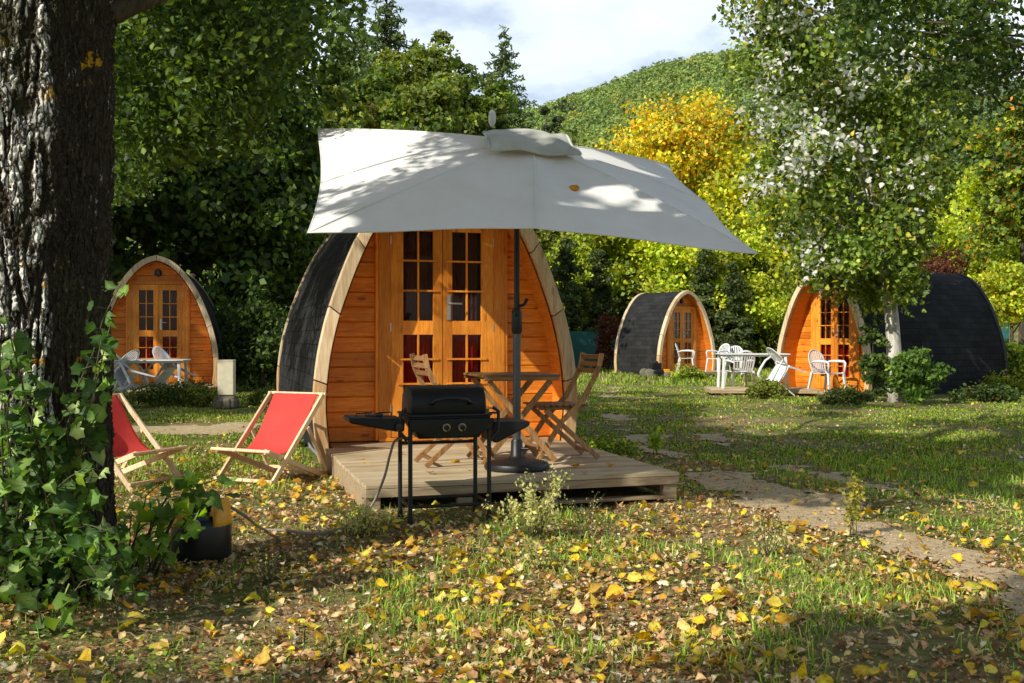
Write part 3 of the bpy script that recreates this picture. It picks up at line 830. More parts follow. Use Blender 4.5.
# ================================================================ DECKCHAIRS
def deckchair(label, loc, rz):
    """local x = width, faces local -y"""
    root = thing('deckchair', label, 'deckchair', loc, rz, 'red canvas deckchairs')
    W = .265; T = .675; S = .66
    for sx in (-1, 1):
        b = MB(); b.beam((sx*W, -.01, .0), (sx*W, S, T), .022, .042); b.build('back_rail', M['beech'], root, bevel=.004)
        b = MB(); b.beam((sx*(W-.03), -.03, .275), (sx*(W-.03), .70, .01), .022, .042); b.build('seat_rail', M['beech'], root, bevel=.004)
        b = MB(); b.beam((sx*(W+.026), S*.64, T*.63), (sx*(W+.026), .66, .055), .018, .032); b.build('prop', M['beech'], root, bevel=.003)
    for (ww, yy, zz, th) in ((W+.02, 0, .045, .03), (W-.02, .69, .022, .03), (W+.03, .655, .06, .022)):
        b = MB(); b.beam((-ww, yy, zz), (ww, yy, zz), th, .024); b.build('crossbar', M['beech'], root, bevel=.003)
    for (ww, yy, zz) in ((W+.025, S, T), (W+.02, -.03, .275)):
        b = MB(); b.tube([(-ww, yy, zz), (ww, yy, zz)], .014, 10); b.build('crossbar', M['beech'], root, smooth=True, auto=40)
    vs = []; fs = []; NU, NV = 16, 28; cw = W-.045
    for j in range(NV+1):
        v = j/NV
        # hanging sling between top bar and seat bar
        y = S*(1-v)+(-.03)*v; z = T*(1-v)+.275*v
        sag = .20*(math.sin(math.pi*v**1.25))*(1)
        y -= 0; z -= sag*.95; y += sag*.30
        for i in range(NU+1):
            u = 2*i/NU-1
            vs.append((u*cw*(1-.03*math.sin(math.pi*v)), y, z+.012-.012*(1-u*u)*math.sin(math.pi*v)))
    for j in range(NV):
        for i in range(NU):
            k = j*(NU+1)+i; fs.append((k, k+1, k+NU+2, k+NU+1))
    b = MB(); b.add(vs, fs, .5); o = b.build('canvas_seat', M['canvas'], root, smooth=True)
    m = o.modifiers.new('s', 'SOLIDIFY'); m.thickness = .003
    return root
mid1 = Vector((-2.06, 7.66))
deckchair('red canvas deckchair standing in the open beside the large pod', (mid1.x, mid1.y, gz(*mid1)), math.atan2(-.43, .9))
mid2 = Vector((-2.62, 7.74))
deckchair('red canvas deckchair facing right, partly hidden by the big tree trunk', (mid2.x-.12, mid2.y-.02, gz(*mid2)), math.atan2(.46, .21)+R(0))

# ================================================================ WHITE PLASTIC FURNITURE
def plastic_chair(label, loc, rot, mat='plastic', scale=1.0):
    """faces local -y"""
    root = thing('plastic_chair', label, 'garden chair', loc, 0, 'white plastic garden chairs')
    root.rotation_euler = rot; root.scale = (scale,)*3
    P = M[mat]
    s = MB(); vs = []; fs = []; N = 8
    for j in range(N+1):
        for i in range(N+1):
            u = 2*i/N-1; v = 2*j/N-1; w = .235-.02*(v+1)/2-.015*abs(v)**3
            vs.append((u*w, v*.215, .42-.022*(1-u*u)*(1-v*v)-.02*(v+1)/2-(.02 if j == 0 else 0)))
    for j in range(N):
        for i in range(N): k = j*(N+1)+i; fs.append((k, k+1, k+N+2, k+N+1))
    s.add(vs, fs); o = s.build('seat', P, root, smooth=True); m = o.modifiers.new('s', 'SOLIDIFY'); m.thickness = .012
    # back: rounded frame with slats
    def bp(u, v):      # u -1..1, v 0..1 up
        return Vector((u, .205+.13*v+.02*(1-(u/.23)**2)-.02, .41+.44*v))
    f = MB(); pts = []
    for k in range(21):
        a = math.pi*k/20; pts.append(bp(-.225*math.cos(a)*(1.0), .55+.45*math.sin(a)))
    pts = [bp(-.20, 0)]+pts+[bp(.20, 0)]
    for k in range(len(pts)-1): f.beam(pts[k], pts[k+1], .040, .014, (0, 1, .2))
    for k in range(-3, 4):
        u = k*.056; top = .55+.45*math.sqrt(max(0, 1-(u/.225)**2))-.02
        f.beam(bp(u*.85, .02), bp(u, top), .028, .010, (0, 1, .2))
    f.beam(bp(-.2, .1), bp(.2, .1), .012, .05)
    f.build('backrest', P, root, bevel=.003)
    for sx in (-1, 1):
        a = MB(); a.tube([bp(sx*.215, .42), (sx*.265, .12, .635), (sx*.275, -.05, .64), (sx*.272, -.19, .63), (sx*.262, -.225, .60), (sx*.25, -.215, .42)], [.018, .022, .026, .026, .022, .018], 8)
        a.build('armrest', P, root, smooth=True)
        for (y0, y1) in ((-.20, -.25), (.19, .27)):
            l = MB(); vs = []
            for (zz, w, yy, xx) in ((0, .018, y1, .265), (.42, .030, y0, .225)):
                for (dx, dy) in ((-w, -w*.7), (w, -w*.7), (w, w*.7), (-w, w*.7)): vs.append((sx*xx+dx, yy+dy, zz))
            l.add(vs, [(0, 1, 2, 3), (7, 6, 5, 4), (0, 1, 5, 4), (1, 2, 6, 5), (2, 3, 7, 6), (3, 0, 4, 7)]); l.build('leg', P, root, bevel=.003)
    return root
def plastic_table(label, loc, rz, W, D, H=.72, mat='plastic'):
    root = thing('plastic_table', label, 'garden table', loc, rz, 'white plastic garden tables')
    b = MB(); b.box((0, 0, H-.012), (W, D, .024)); b.box((0, 0, H-.04), (W-.08, D-.08, .035)); b.build('tabletop', M[mat], root, bevel=.01)
    for sx in (-1, 1):
        for sy in (-1, 1):
            l = MB(); l.beam((sx*(W/2-.09), sy*(D/2-.08), H-.05), (sx*(W/2-.06), sy*(D/2-.06), 0), .055, .055, (0, 1, 0)); l.build('leg', M[mat], root, bevel=.01)
    return root
ZD = .11
plastic_table('white plastic table on the low deck at right, chairs around it', (4.98, 20.75, ZD), R(-3), 1.42, .75)
plastic_chair('upright white plastic chair in front of the right pod doors', (6.42, 20.35, .02), (0, 0, R(35)), scale=1.03)
plastic_chair('white plastic chair behind the table, oval back towards us', (4.95, 21.75, .02), (0, 0, R(-170)))
plastic_chair('white plastic chair tipped forward against the right-hand table', (5.66, 20.15, .26), (R(62), R(8), R(-72)))
plastic_chair('white plastic chair left of the farthest pod doors, facing them', (5.42, 31.1, .12), (0, 0, R(75)))
plastic_chair('white plastic chair facing left in front of the farthest pod', (6.28, 30.5, .12), (0, 0, R(-60)))
plastic_chair('last white plastic chair of the row before the farthest pod, closest to the table', (6.75, 30.4, .05), (0, 0, R(-20)))
plastic_table('white plastic table at far left before the pod, chairs tipped against it', (-6.6, 18.1, .04), R(8), 1.4, .8, mat='plastic_dull')
plastic_chair('grey-white chair tipped against the left end of the far left table', (-7.2, 17.75, .22), (R(60), R(0), R(78)), 'plastic_dull')
plastic_chair('grey-white chair tipped over on the middle of the far left table', (-6.42, 17.75, .20), (R(64), R(-6), R(-80)), 'plastic_dull')
plastic_chair('grey-white chair leaning at the right end of the far left table', (-6.05, 18.3, .20), (R(52), R(4), R(-100)), 'plastic_dull')

# post, mower, fence, wall, road
def bollard():
    x, y = -4.68, 16.4; z = gz(x, y)
    root = thing('utility_post', 'short beige concrete utility post on a stone footing between the two left pods', 'utility post', (x, y, z), R(6))
    b = MB(); b.box((0, 0, .50), (.255, .22, .56)); b.build('post', M['concrete'], root, bevel=.012)
    b = MB(); b.box((0, 0, .785), (.265, .23, .02)); b.build('cap', M['concrete'], root, bevel=.006)
    b = MB()
    for k in range(9):
        a = k*2*math.pi/9; b.box((.13*math.cos(a), .12*math.sin(a), .08), (.15, .13, .16+random.uniform(-.03, .03)), Matrix.Rotation(a, 3, 'Z'))
    b.box((0, 0, .1), (.3, .26, .21)); b.build('footing', M['stone'], root, bevel=.035)
bollard()
def mower():
    x, y = 4.35, 30.3; z = gz(x, y)
    root = thing('lawn_mower', 'low black wheeled garden machine with orange part beside the farthest pod roof', 'garden machine', (x, y, z), R(14))
    b = MB(); b.lathe([(0, .12), (.26, .12), (.28, .16), (.26, .24), (.16, .28), (0, .28)], 20); b.build('deck', M['black_p'], root, smooth=True, auto=50)
    b = MB(); b.box((0, .0, .36), (.30, .26, .18)); b.lathe([(0, 0), (.09, 0), (.08, .05), (0, .06)], 14, (0, 0, .45)); b.build('engine', M['black_p'], root, bevel=.02)
    b = MB(); b.box((.30, -.10, .20), (.20, .16, .12)); b.build('grass_flap', M['orange_p'], root, bevel=.02)
    for (wx, wy, r_) in ((-.27, -.2, .14), (.27, -.2, .09), (-.27, .25, .14), (.27, .25, .09)):
        b = MB(); b.lathe([(0, -.03), (r_*.6, -.03), (r_, -.02), (r_, .02), (r_*.6, .03), (0, .03)], 18); w = b.build('wheel', M['rubber'], root, smooth=True, auto=40); w.location = (wx, wy, r_); w.rotation_euler = (R(90), 0, 0)
    b = MB(); b.tube([(-.2, .2, .2), (-.35, .75, .60), (.05, .78, .62), (.2, .25, .2)], .013, 6); b.build('handle', M['iron'], root)
mower()
def screen_fence(label, pts, h):
    root = thing('mesh_fence', label, 'fence', (pts[0][0], pts[0][1], 0), 0, 'green screened fences')
    o = Vector((pts[0][0], pts[0][1], 0)); b = MB(); vs = []; fs = []; k = 0
    for (a, c) in zip(pts[:-1], pts[1:]):
        A = Vector((*a, 0))-o; C = Vector((*c, 0))-o; n = max(2, int((C-A).length/.5))
        for i in range(n+1):
            p = A.lerp(C, i/n); w = .02*math.sin(i*1.9)
            vs += [(p.x, p.y+w, .05), (p.x, p.y-w, h+.015*math.sin(i*1.3))]
        for i in range(n): j = k+2*i; fs.append((j, j+2, j+3, j+1))
        k = len(vs)
    b.add(vs, fs); b.build('screen', M['teal'], root)
    for (a, c) in zip(pts[:-1], pts[1:]):
        A = Vector((*a, 0))-o; C = Vector((*c, 0))-o; n = max(1, int((C-A).length/2.5))
        for i in range(n):
            p = A.lerp(C, i/n); m = MB(); m.tube([p+Vector((0, .05, 0)), p+Vector((0, .05, h+.05))], .025, 6); m.build('post', M['iron'], root)
screen_fence('dark teal mesh screen fence between the large pod and the farthest pod', [(1.2, 37), (4.4, 37.6)], 1.4)
screen_fence('teal mesh screen fence at the right edge behind the long black pod roof', [(14.2, 33.5), (16.5, 33.2)], 1.8)
o = MB()
o.box((19.5, 40.5, .45), (6.5, .25, .42)); o.box((19.5, 40.5, .12), (6.5, .2, .25), var=.2)
w_ = o.build('road_wall', M['white_paint'], bevel=.02); tag(w_, 'low white wall beside the road at the right edge', 'wall')
# ================================================================ GROUND, PATHS, HILL
def grid_mesh(name, xs, ys, zf, mat):
    X, Y = np.meshgrid(xs, ys); Z = zf(X, Y); V = np.stack([X, Y, Z], -1).reshape(-1, 3)
    ny, nx = X.shape; i = np.arange(ny-1)[:, None]*nx+np.arange(nx-1)[None, :]
    F = np.stack([i, i+1, i+nx+1, i+nx], -1).reshape(-1, 4)
    return np_mesh(name, V, F, mat, smooth=True)
def stretch(a, b, n, lo, hi, p):
    """dense between a and b, growing outside to lo and hi"""
    core = np.linspace(a, b, n); st = core[1]-core[0]; l = [a]; s = st
    while l[-1] > lo: s *= p; l.append(l[-1]-s)
    r = [b]; s = st
    while r[-1] < hi: s *= p; r.append(r[-1]+s)
    return np.concatenate([l[:0:-1], core, r[1:]])
xs = stretch(-9, 10, 190, -900, 900, 1.18); ys = stretch(0, 24, 240, -300, 1200, 1.18)
g = grid_mesh('ground', xs, ys, lambda x, y: gzn(x, y), M['ground']); tag(g, kind='structure')

PATHS = [([(2.7, 3.2), (2.42, 4.5), (2.25, 5.4), (2.0, 6.9), (1.68, 8.4)], .30), ([(1.68, 8.4), (1.45, 10.5), (1.4, 13)], .13), ([(1.4, 13), (1.5, 16), (2.2, 22), (3.0, 28)], .02),
         ([(6.2, 4.9), (4.6, 5.7), (3.4, 6.7), (2.7, 7.8), (2.3, 9.6), (2.3, 11.5)], .10),
         ([(-7.5, 13.2), (-5.6, 12.6), (-4.2, 12.4), (-3.0, 12.6), (-2.4, 13.3)], .55)]
def path_d(x, y):
    """signed distance-like value: >0 inside a path"""
    best = np.full(np.shape(x), -9.0)
    for pts, w in PATHS:
        for (x0, y0), (x1, y1) in zip(pts[:-1], pts[1:]):
            dx, dy = x1-x0, y1-y0; t = np.clip(((x-x0)*dx+(y-y0)*dy)/(dx*dx+dy*dy), 0, 1)
            d = np.hypot(x-x0-t*dx, y-y0-t*dy); best = np.maximum(best, w-d)
    n = (vnoise(x, y, .8, 5)-.5)*.55+(vnoise(x, y, .22, 6)-.5)*.36+(vnoise(x, y, .07, 7)-.5)*.20
    return best+n
def path_mesh():
    xs = np.arange(-8, 7, .035); ys = np.arange(3, 28, .05); X, Y = np.meshgrid(xs, ys)
    ins = path_d(X, Y) > .0; Z = gzn(X, Y)+.005+.006*vnoise(X, Y, .2, 12)
    ny, nx = X.shape; keep = ins[:-1, :-1] & ins[1:, 1:] & ins[:-1, 1:] & ins[1:, :-1]
    i = (np.arange(ny-1)[:, None]*nx+np.arange(nx-1)[None, :])[keep]
    F = np.stack([i, i+1, i+nx+1, i+nx], -1); used, inv = np.unique(F, return_inverse=True)
    V = np.stack([X, Y, Z], -1).reshape(-1, 3)[used]
    return np_mesh('dirt_path', V, inv.reshape(-1, 4), M['path'], smooth=True)
tag(path_mesh(), kind='structure')
xs = np.linspace(15.5, 60, 30); ys = np.linspace(38.5, 41.5, 5)
rd = grid_mesh('road', np.linspace(14.5, 70, 30), np.linspace(36.5, 40.2, 5), lambda x, y: gzn(x, y)*0+.12, M['concrete']); tag(rd, kind='structure')

# ---------------------------------------------------------------- leaf clouds
def frames(rng, n, bias=None, k=0.0):
    N = rng.normal(size=(n, 3))
    if bias is not None: N = N/np.linalg.norm(N, axis=1, keepdims=True)+k*bias
    N /= np.linalg.norm(N, axis=1, keepdims=True)+1e-9
    A = rng.normal(size=(n, 3)); T = np.cross(N, A); T /= np.linalg.norm(T, axis=1, keepdims=True)+1e-9
    return N, T, np.cross(N, T)
SHAPES = {
    'quad': (np.array([(0, -.5, 0), (.34, .02, .10), (0, .5, 0), (-.34, .02, .10)]), np.array([[0, 1, 2, 3]])),
    'needle': (np.array([(-.12, -.5, 0), (.12, -.5, 0), (.10, .5, .05), (-.10, .5, .05)]), np.array([[0, 1, 2, 3]])),
    'leaf': (np.array([(0, -.5, 0), (.26, -.22, .07), (.33, .05, .09), (0, .55, -.06), (-.33, .05, .09), (-.26, -.22, .07), (0, -.05, 0)]),
             np.array([[0, 1, 2, 6], [6, 2, 3, 3], [0, 6, 4, 5], [6, 3, 4, 4]])),
    'poplar': (np.array([(0, -.42, 0), (.36, -.30, .06), (.40, .0, .10), (.18, .30, .05), (0, .56, -.05), (-.18, .30, .05), (-.40, .0, .10), (-.36, -.30, .06), (0, .0, 0)]),
               np.array([[0, 1, 2, 8], [8, 2, 3, 4], [0, 8, 6, 7], [8, 4, 5, 6]])),
}
_lob = []
for r_, a_ in ((.14, -90), (.44, -62), (.40, -38), (.52, -8), (.47, 16), (.56, 42), (.49, 64), (.62, 90), (.49, 116), (.56, 138), (.47, 164), (.52, 188), (.40, 218), (.44, 242)):
    _lob.append((r_*math.cos(R(a_)), r_*math.sin(R(a_)), .10*abs(math.cos(R(a_)))-.12*max(0, math.sin(R(a_)))**3))
_lob.append((0, 0, 0))
SHAPES['lobed'] = (np.array(_lob), np.array([[i, (i+1) % 14, 14] for i in range(14)]))

def leaf_mesh(name, P, size, cols, rng, shape='quad', mat=None, parent=None, bias=None, k=0.0, fr=None, curl=0.0):
    T0, F0 = SHAPES[shape]
    n = len(P); N, T, B = fr if fr is not None else frames(rng, n, bias, k)
    T0 = T0[None].repeat(n, 0)
    if curl:
        c = rng.normal(0, curl, size=(n, 1)); c2 = rng.normal(0, curl, size=(n, 1))
        T0 = T0.copy(); T0[:, :, 2] += c*(T0[:, :, 0]**2)*2+c2*(T0[:, :, 1]**2)*2
    S = np.asarray(size)[:, None, None]
    V = P[:, None, :]+S*(T0[:, :, 0:1]*T[:, None, :]+T0[:, :, 1:2]*B[:, None, :]+T0[:, :, 2:3]*N[:, None, :])
    m = T0.shape[1]; V = V.reshape(-1, 3)
    off = (np.arange(n)*m)[:, None]
    if F0.shape[1] == 4 and (F0[:, 2] == F0[:, 3]).any():
        tri = F0[F0[:, 2] == F0[:, 3]][:, :3]; qd = F0[F0[:, 2] != F0[:, 3]]
        q2 = np.concatenate([qd[:, [0, 1, 2]], qd[:, [0, 2, 3]], tri]); F = (off[:, :, None]+q2[None]).reshape(-1, 3)
    else: F = (off[:, :, None]+F0[None]).reshape(-1, F0.shape[1])
    C = np.repeat(cols, m, axis=0)
    if m > 4:
        tw_ = np.full(m, .88); tw_[-1] = 1.32
        C = np.clip(C*np.tile(tw_, n)[:, None]*(1+.13*rng.normal(size=(n*m, 1))), .002, 1)
    return np_mesh(name, V, F, mat or M['leaf'], parent, C)

def palette(rng, n, pal, var=.22, clump=None):
    """pal: list of (rgb, weight)"""
    c = np.array([p[0] for p in pal], float); w = np.array([p[1] for p in pal], float); w /= w.sum()
    idx = rng.choice(len(pal), n, p=w); col = c[idx]
    col = col*(1+var*rng.normal(size=(n, 1)))
    if clump is not None: col = col*clump[:, None]
    return np.clip(col, .002, 1)

# rays kept open by pruning (targets that stand in direct sun in the glade)
SD = np.array(SUN_D)
KEEP = [((-2.2, 3.85, 1.0), .45), ((-1.65, 4.85, .3), .28), ((6.0, 15.5, 0), .7), ((8.0, 17.0, 0), .7), ((3.0, 14.5, 0), .4), ((7.0, 12.5, 0), .35), ((4.6, 5.6, 0), .3), ((3.2, 5.0, 0), .35), ((2.9, 4.1, 0), .25), ((-1.2, 4.3, 0), .3), ((-.3, 3.6, 0), .3), ((.7, 4.0, 0), .3),
        ((0.22, 6.55, 2.20), 0.090), ((0.36, 6.62, 2.20), 0.110), ((0.50, 6.75, 2.22), 0.120), ((0.62, 6.60, 2.10), 0.120), ((0.45, 6.42, 2.08), 0.080), ((0.74, 6.72, 2.12), 0.110), ((0.86, 6.55, 2.00), 0.080), ((0.98, 6.68, 2.00), 0.070), ((0.30, 6.35, 2.05), 0.050), ((1.15, 6.60, 1.92), 0.050), ((0.66, 6.38, 1.98), 0.050), ((0.05, 6.30, 2.05), 0.050), ((3.2, 10.2, 0), .35), ((5.2, 11.8, 0), .5), ((4.3, 8.1, 0), .25), ((3.4, 12.3, 0), .5), ((5.6, 9.3, 0), .3),
        ((-.85, 8.95, .6), .75), ((-.3, 9.1, 1.3), .5), ((.25, 9.2, .9), .55), ((.45, 9.3, 1.4), .35), ((-1.3, 8.6, 1.0), .35), ((.55, 9.2, .5), .45), ((-1.6, 9.2, .8), .25),
        ((-1.95, 8.0, .4), .55), ((-2.6, 7.8, .4), .5), ((-.6, 7.4, .2), .6), ((-1.2, 7.9, .2), .5), ((.2, 7.4, .2), .5),
        ((-1.5, 7.3, 0), .7), ((-.2, 5.4, 0), .55), ((.7, 5.5, 0), .65), ((1.4, 5.2, 0), .5), ((-.4, 4.4, 0), .45), ((.3, 4.6, 0), .45), ((1.3, 5.9, 0), .6), ((1.9, 5.4, 0), .5), ((1.9, 4.6, 0), .35), ((-.8, 3.9, 0), .4), ((-1.1, 5.9, 0), .5), ((.1, 3.75, 0), .3), ((1.1, 4.6, 0), .4),
        ((-2.2, 4.2, 1.4), .35), ((-2.3, 4.2, .9), .4), ((-2.2, 4.2, 1.9), .3),
        ((6.1, 21.0, 1.2), 1.3), ((5.2, 20.5, .6), .8), ((5.8, 32, 1), 1.4), ((-6.7, 19.9, .8), .5), ((-7.7, 20.1, 1.2), .35),
        ((7.0, 18.5, 3.2), .9), ((6.1, 18.2, 4.6), .8), ((7.2, 18.2, 1.6), .6), ((4.0, 15.5, 0), .7), ((4.5, 13.6, 0), .6), ((2.4, 5.6, 0), .4), ((-4.2, 12.5, 0), .5), ((-4.68, 16.3, .5), .3)]
KEEP2 = [((-.95, 7.5, 2.5), .8), ((-1.4, 8.0, 2.7), .5), ((-.5, 8.2, 2.8), .4)]
def prune(P, extra=()):
    """keep only leaves outside the open rays"""
    keep = np.ones(len(P), bool)
    for (c, r) in KEEP+list(extra):
        d = P-np.array(c); t = d@SD
        q = d-t[:, None]*SD; dist = np.linalg.norm(q, axis=1)
        edge = r*(1+.25*np.sin(P[:, 0]*5+P[:, 2]*4))
        keep &= ~((dist < edge) & (t > .6))
    return keep

def crown(rng, blobs, n, nclump, clump_r, outer=.62):
    """blobs: (cx,cy,cz,rx,ry,rz). returns leaf points, outward dir, clump shade, clump centres"""
    vol = np.array([b[3]*b[4]*b[5] for b in blobs])**(.5 if len(blobs) == 11 else .7); vol /= vol.sum()
    bi = rng.choice(len(blobs), nclump, p=vol); B = np.array(blobs)[bi]
    d = rng.normal(size=(nclump, 3)); d /= np.linalg.norm(d, axis=1, keepdims=True)
    r = outer+(1-outer)*rng.random((nclump, 1)); r[rng.random(nclump) < .25] *= .6
    C = B[:, :3]+d*r*B[:, 3:6]
    if len(blobs) == 11:      # conifer: whorls of boughs on a cone
        z0, z1, w = blobs[0][2], blobs[-1][2]+.3, blobs[0][3]
        tt = rng.random(nclump)**1.15; tt = (np.floor(tt*16)+.35*rng.random(nclump))/16; an = rng.random(nclump)*6.283
        rr = w*(1-tt)**.85*(.25+.75*rng.random(nclump)**.6)*(.75+.35*np.sin(an*3+tt*40)); rr[rng.random(nclump) < .12] *= .3
        C = np.stack([np.cos(an)*rr, np.sin(an)*rr, z0+(z1-z0)*tt-rr*.22], -1)
    ci = rng.integers(0, nclump, n); cr = clump_r*(.6+.8*rng.random(nclump))
    if len(blobs) == 11: cr = cr*np.clip(1.15-tt, .30, 1)
    q = rng.normal(size=(n, 3)); q /= np.linalg.norm(q, axis=1, keepdims=True)
    q *= rng.random((n, 1))**.45; q[:, 2] *= .62
    P = C[ci]+q*cr[ci][:, None]
    out = q*.5+d[ci]*.6+np.array([0, 0, .35])
    shade = (.55+.75*rng.random(nclump))[ci]
    return P, out, shade, C

def pine(rng, blobs, n, seed_=1.0):
    """conifer: whorled boughs that droop and carry needles along their length"""
    z0, z1, w = blobs[0][2], blobs[-1][2]*1.02, blobs[0][3]*1.12; nb = 420
    t = rng.random(nb)**1.25; t = np.clip((np.floor(t*30)+1.3*rng.random(nb))/30, 0, .995); a = rng.random(nb)*6.283
    Lb = w*1.15*((1-t)**.72)*(.45+.65*rng.random(nb))*(1+.25*np.sin(t*19+seed_))+.14
    zb = z0+(z1-z0)*t
    wt_ = Lb**1.2; wt_ /= wt_.sum(); bi = rng.choice(nb, n, p=wt_)
    u = rng.random(n)**.65; L_ = Lb[bi]; ln = L_*u
    lat = rng.normal(size=n)*L_*.13*(1.15-u); dz = rng.normal(size=n)*.10*(.4+L_*.25)
    ca, sa = np.cos(a[bi]), np.sin(a[bi])
    P = np.stack([ca*ln-sa*lat, sa*ln+ca*lat, zb[bi]-.20*ln+.10*ln*u+dz], -1)
    out = np.stack([ca*.4, sa*.4, np.full(n, .8)], -1)+rng.normal(size=(n, 3))*.25
    sh = (.6+.65*rng.random(nb))[bi]*(.65+.5*u)
    C = np.stack([np.cos(a)*Lb*.8, np.sin(a)*Lb*.8, zb-.1*Lb], -1)
    return P, out, sh, C
def tree(name, label, x, y, H, r0, blobs, n, ls, pal, group=None, cat='tree', seed=1, nclump=60, clump_r=.8, shape='quad', bark='bark', lean=(0, 0), mat='leaf', pal2=None, z2=0, nb=9, low=.25, pruned=False, k=.7, z=None, trunk_n=10):
    rng = np.random.default_rng(seed)
    zz = gz(x, y) if z is None else z
    root = thing(name, label, cat, (x, y, zz), 0, group)
    if len(blobs) == 11:
        P, out, sh, C = pine(rng, blobs, n, seed*1.7)
    else:
        P, out, sh, C = crown(rng, blobs, n, nclump, clump_r)
    if pruned:
        kp = prune(P+np.array([x, y, zz])); P, out, sh = P[kp], out[kp], sh[kp]
        kc = prune(C+np.array([x, y, zz])); C = C[kc] if kc.any() else C
    tops = max(b[2]+b[5]*.5 for b in blobs)
    pts = []; rad = []
    m = 12
    for i in range(m+1):
        t = i/m; h = min(H, tops)*t
        pts.append((lean[0]*t+.04*H*.1*math.sin(3*t+seed)*t, lean[1]*t+.04*H*.1*math.cos(4*t+seed)*t, h-.08)); rad.append(r0*(1.35 if i == 0 else 1)*(1-.82*t))
    b = MB(); b.tube(pts, rad, trunk_n)
    sel = rng.choice(len(C), min(nb, len(C)), replace=False)
    for s in sel:
        c = C[s]; tz = max(low*H, min(c[2]-.25*abs(c[2]-low*H)-.2*H*rng.random(), .9*min(H, tops)))
        t = tz/min(H, tops); p0 = Vector((lean[0]*t, lean[1]*t, tz)); p1 = Vector(c); mid = p0.lerp(p1, .5)+Vector((0, 0, -.12*(p1-p0).length*.3))
        rr = r0*(1-.8*t)*.45
        b.tube([p0, p0.lerp(mid, .6), mid, mid.lerp(p1, .5)+Vector((0, 0, .03)), p1], [rr, rr*.8, rr*.6, rr*.4, rr*.15], 6)
    b.build('trunk', M[bark], root, smooth=True)
    size = ls*(.65+.7*rng.random(len(P)))
    cc = palette(rng, len(P), pal, .2, sh)
    if pal2:
        lo_ = rng.random(len(P)) > (P[:, 2]-z2+1.5)/3.0; cc[lo_] = palette(rng, len(P), pal2, .2, sh)[lo_]
    leaf_mesh('crown', P, size, cc, rng, shape, M[mat], root, out/np.linalg.norm(out, axis=1, keepdims=True), k)
    return root
def rb(H, w, low=.2, k=5, seed=0):
    """round broadleaf crown as several lobes"""
    rr = random.Random(seed); L = []
    zc = H*(1+low)/2; rz = H*(1-low)/2
    for i in range(k):
        a = rr.random()*6.28; q = rr.random()**.6
        zz = zc+rz*.65*(rr.random()*2-1); s = 1-.45*abs(zz-zc)/rz
        L.append((math.cos(a)*w*.42*q, math.sin(a)*w*.42*q, zz, w*.36*s, w*.36*s, rz*.42))
    L.append((0, 0, zc, w*.36, w*.36, rz*.9)); L.append((w*.05, 0, zc+rz*.60, w*.24, w*.24, rz*.38)); return L
def conif(H, w, low=.1):
    L = []
    for i in range(11):
        t = i/10; z = H*(low+(1-low)*t*.97); L.append((0, 0, z, w*.5*(1-t)**.8+.12, w*.5*(1-t)**.8+.12, H*.075))
    return L

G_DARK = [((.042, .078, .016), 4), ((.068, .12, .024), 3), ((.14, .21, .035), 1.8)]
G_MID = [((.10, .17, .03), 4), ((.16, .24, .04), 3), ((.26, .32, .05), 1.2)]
G_OLIVE = [((.20, .24, .04), 3), ((.28, .32, .05), 3), ((.12, .16, .03), 2)]
G_YEL = [((.52, .60, .05), 4), ((.74, .74, .07), 2.5), ((.28, .38, .04), 3.5), ((.86, .70, .06), 1)]
G_LIME = [((.42, .56, .05), 4), ((.56, .66, .06), 3), ((.24, .35, .04), 3), ((.74, .74, .06), .6)]
G_GOLD = [((.90, .60, .04), 3.5), ((.88, .48, .03), 1.8), ((.78, .70, .06), 4), ((.42, .50, .05), 4), ((.20, .28, .04), 1.5)]
G_CON = [((.13, .20, .07), 4), ((.18, .26, .09), 3), ((.25, .31, .10), 1)]
G_RED = [((.14, .04, .03), 3), ((.20, .07, .03), 2), ((.08, .05, .02), 2)]
G_ORG = [((.80, .32, .03), 1), ((.50, .60, .05), 2), ((.28, .38, .04), 3)]
G_JUN = [((.07, .10, .03), 4), ((.10, .14, .04), 3), ((.18, .22, .05), 1.2)]

def bt(label, px, D, top, w, pal, kind='round', n=9000, ls=.2, group='trees behind the pods', low=.12, seed=None, name='tree', **kw):
    x = (px-512)/1000*D; H = CAMZ+(HZ-top)/1000*D; seed = seed or int(px*7+D*13); W = w/1000*D
    r0 = kw.pop('r0', max(.08, H*.013))
    if kind == 'cone': bl = conif(H, W, low); shp = 'needle'; nc = kw.pop('nclump', 220); cr = kw.pop('clump_r', W*.11)
    elif kind == 'col': bl = [(0, 0, H*t, W*.5*s, W*.5*s, H*.16) for t, s in ((.12, .8), (.3, 1), (.5, .95), (.7, .75), (.88, .4))]; shp = 'quad'; nc = kw.pop('nclump', 90); cr = kw.pop('clump_r', W*.2)
    else: bl = rb(H, W, low, 7, seed); shp = 'quad'; nc = kw.pop('nclump', 110); cr = kw.pop('clump_r', W*.13+.15)
    shp = kw.pop('shape', shp)
    return tree(name, label, x, D, H*.93, r0, bl, n, ls, pal, group, 'tree' if name != 'shrub' else 'shrub', seed, nc, cr, shp, **kw)

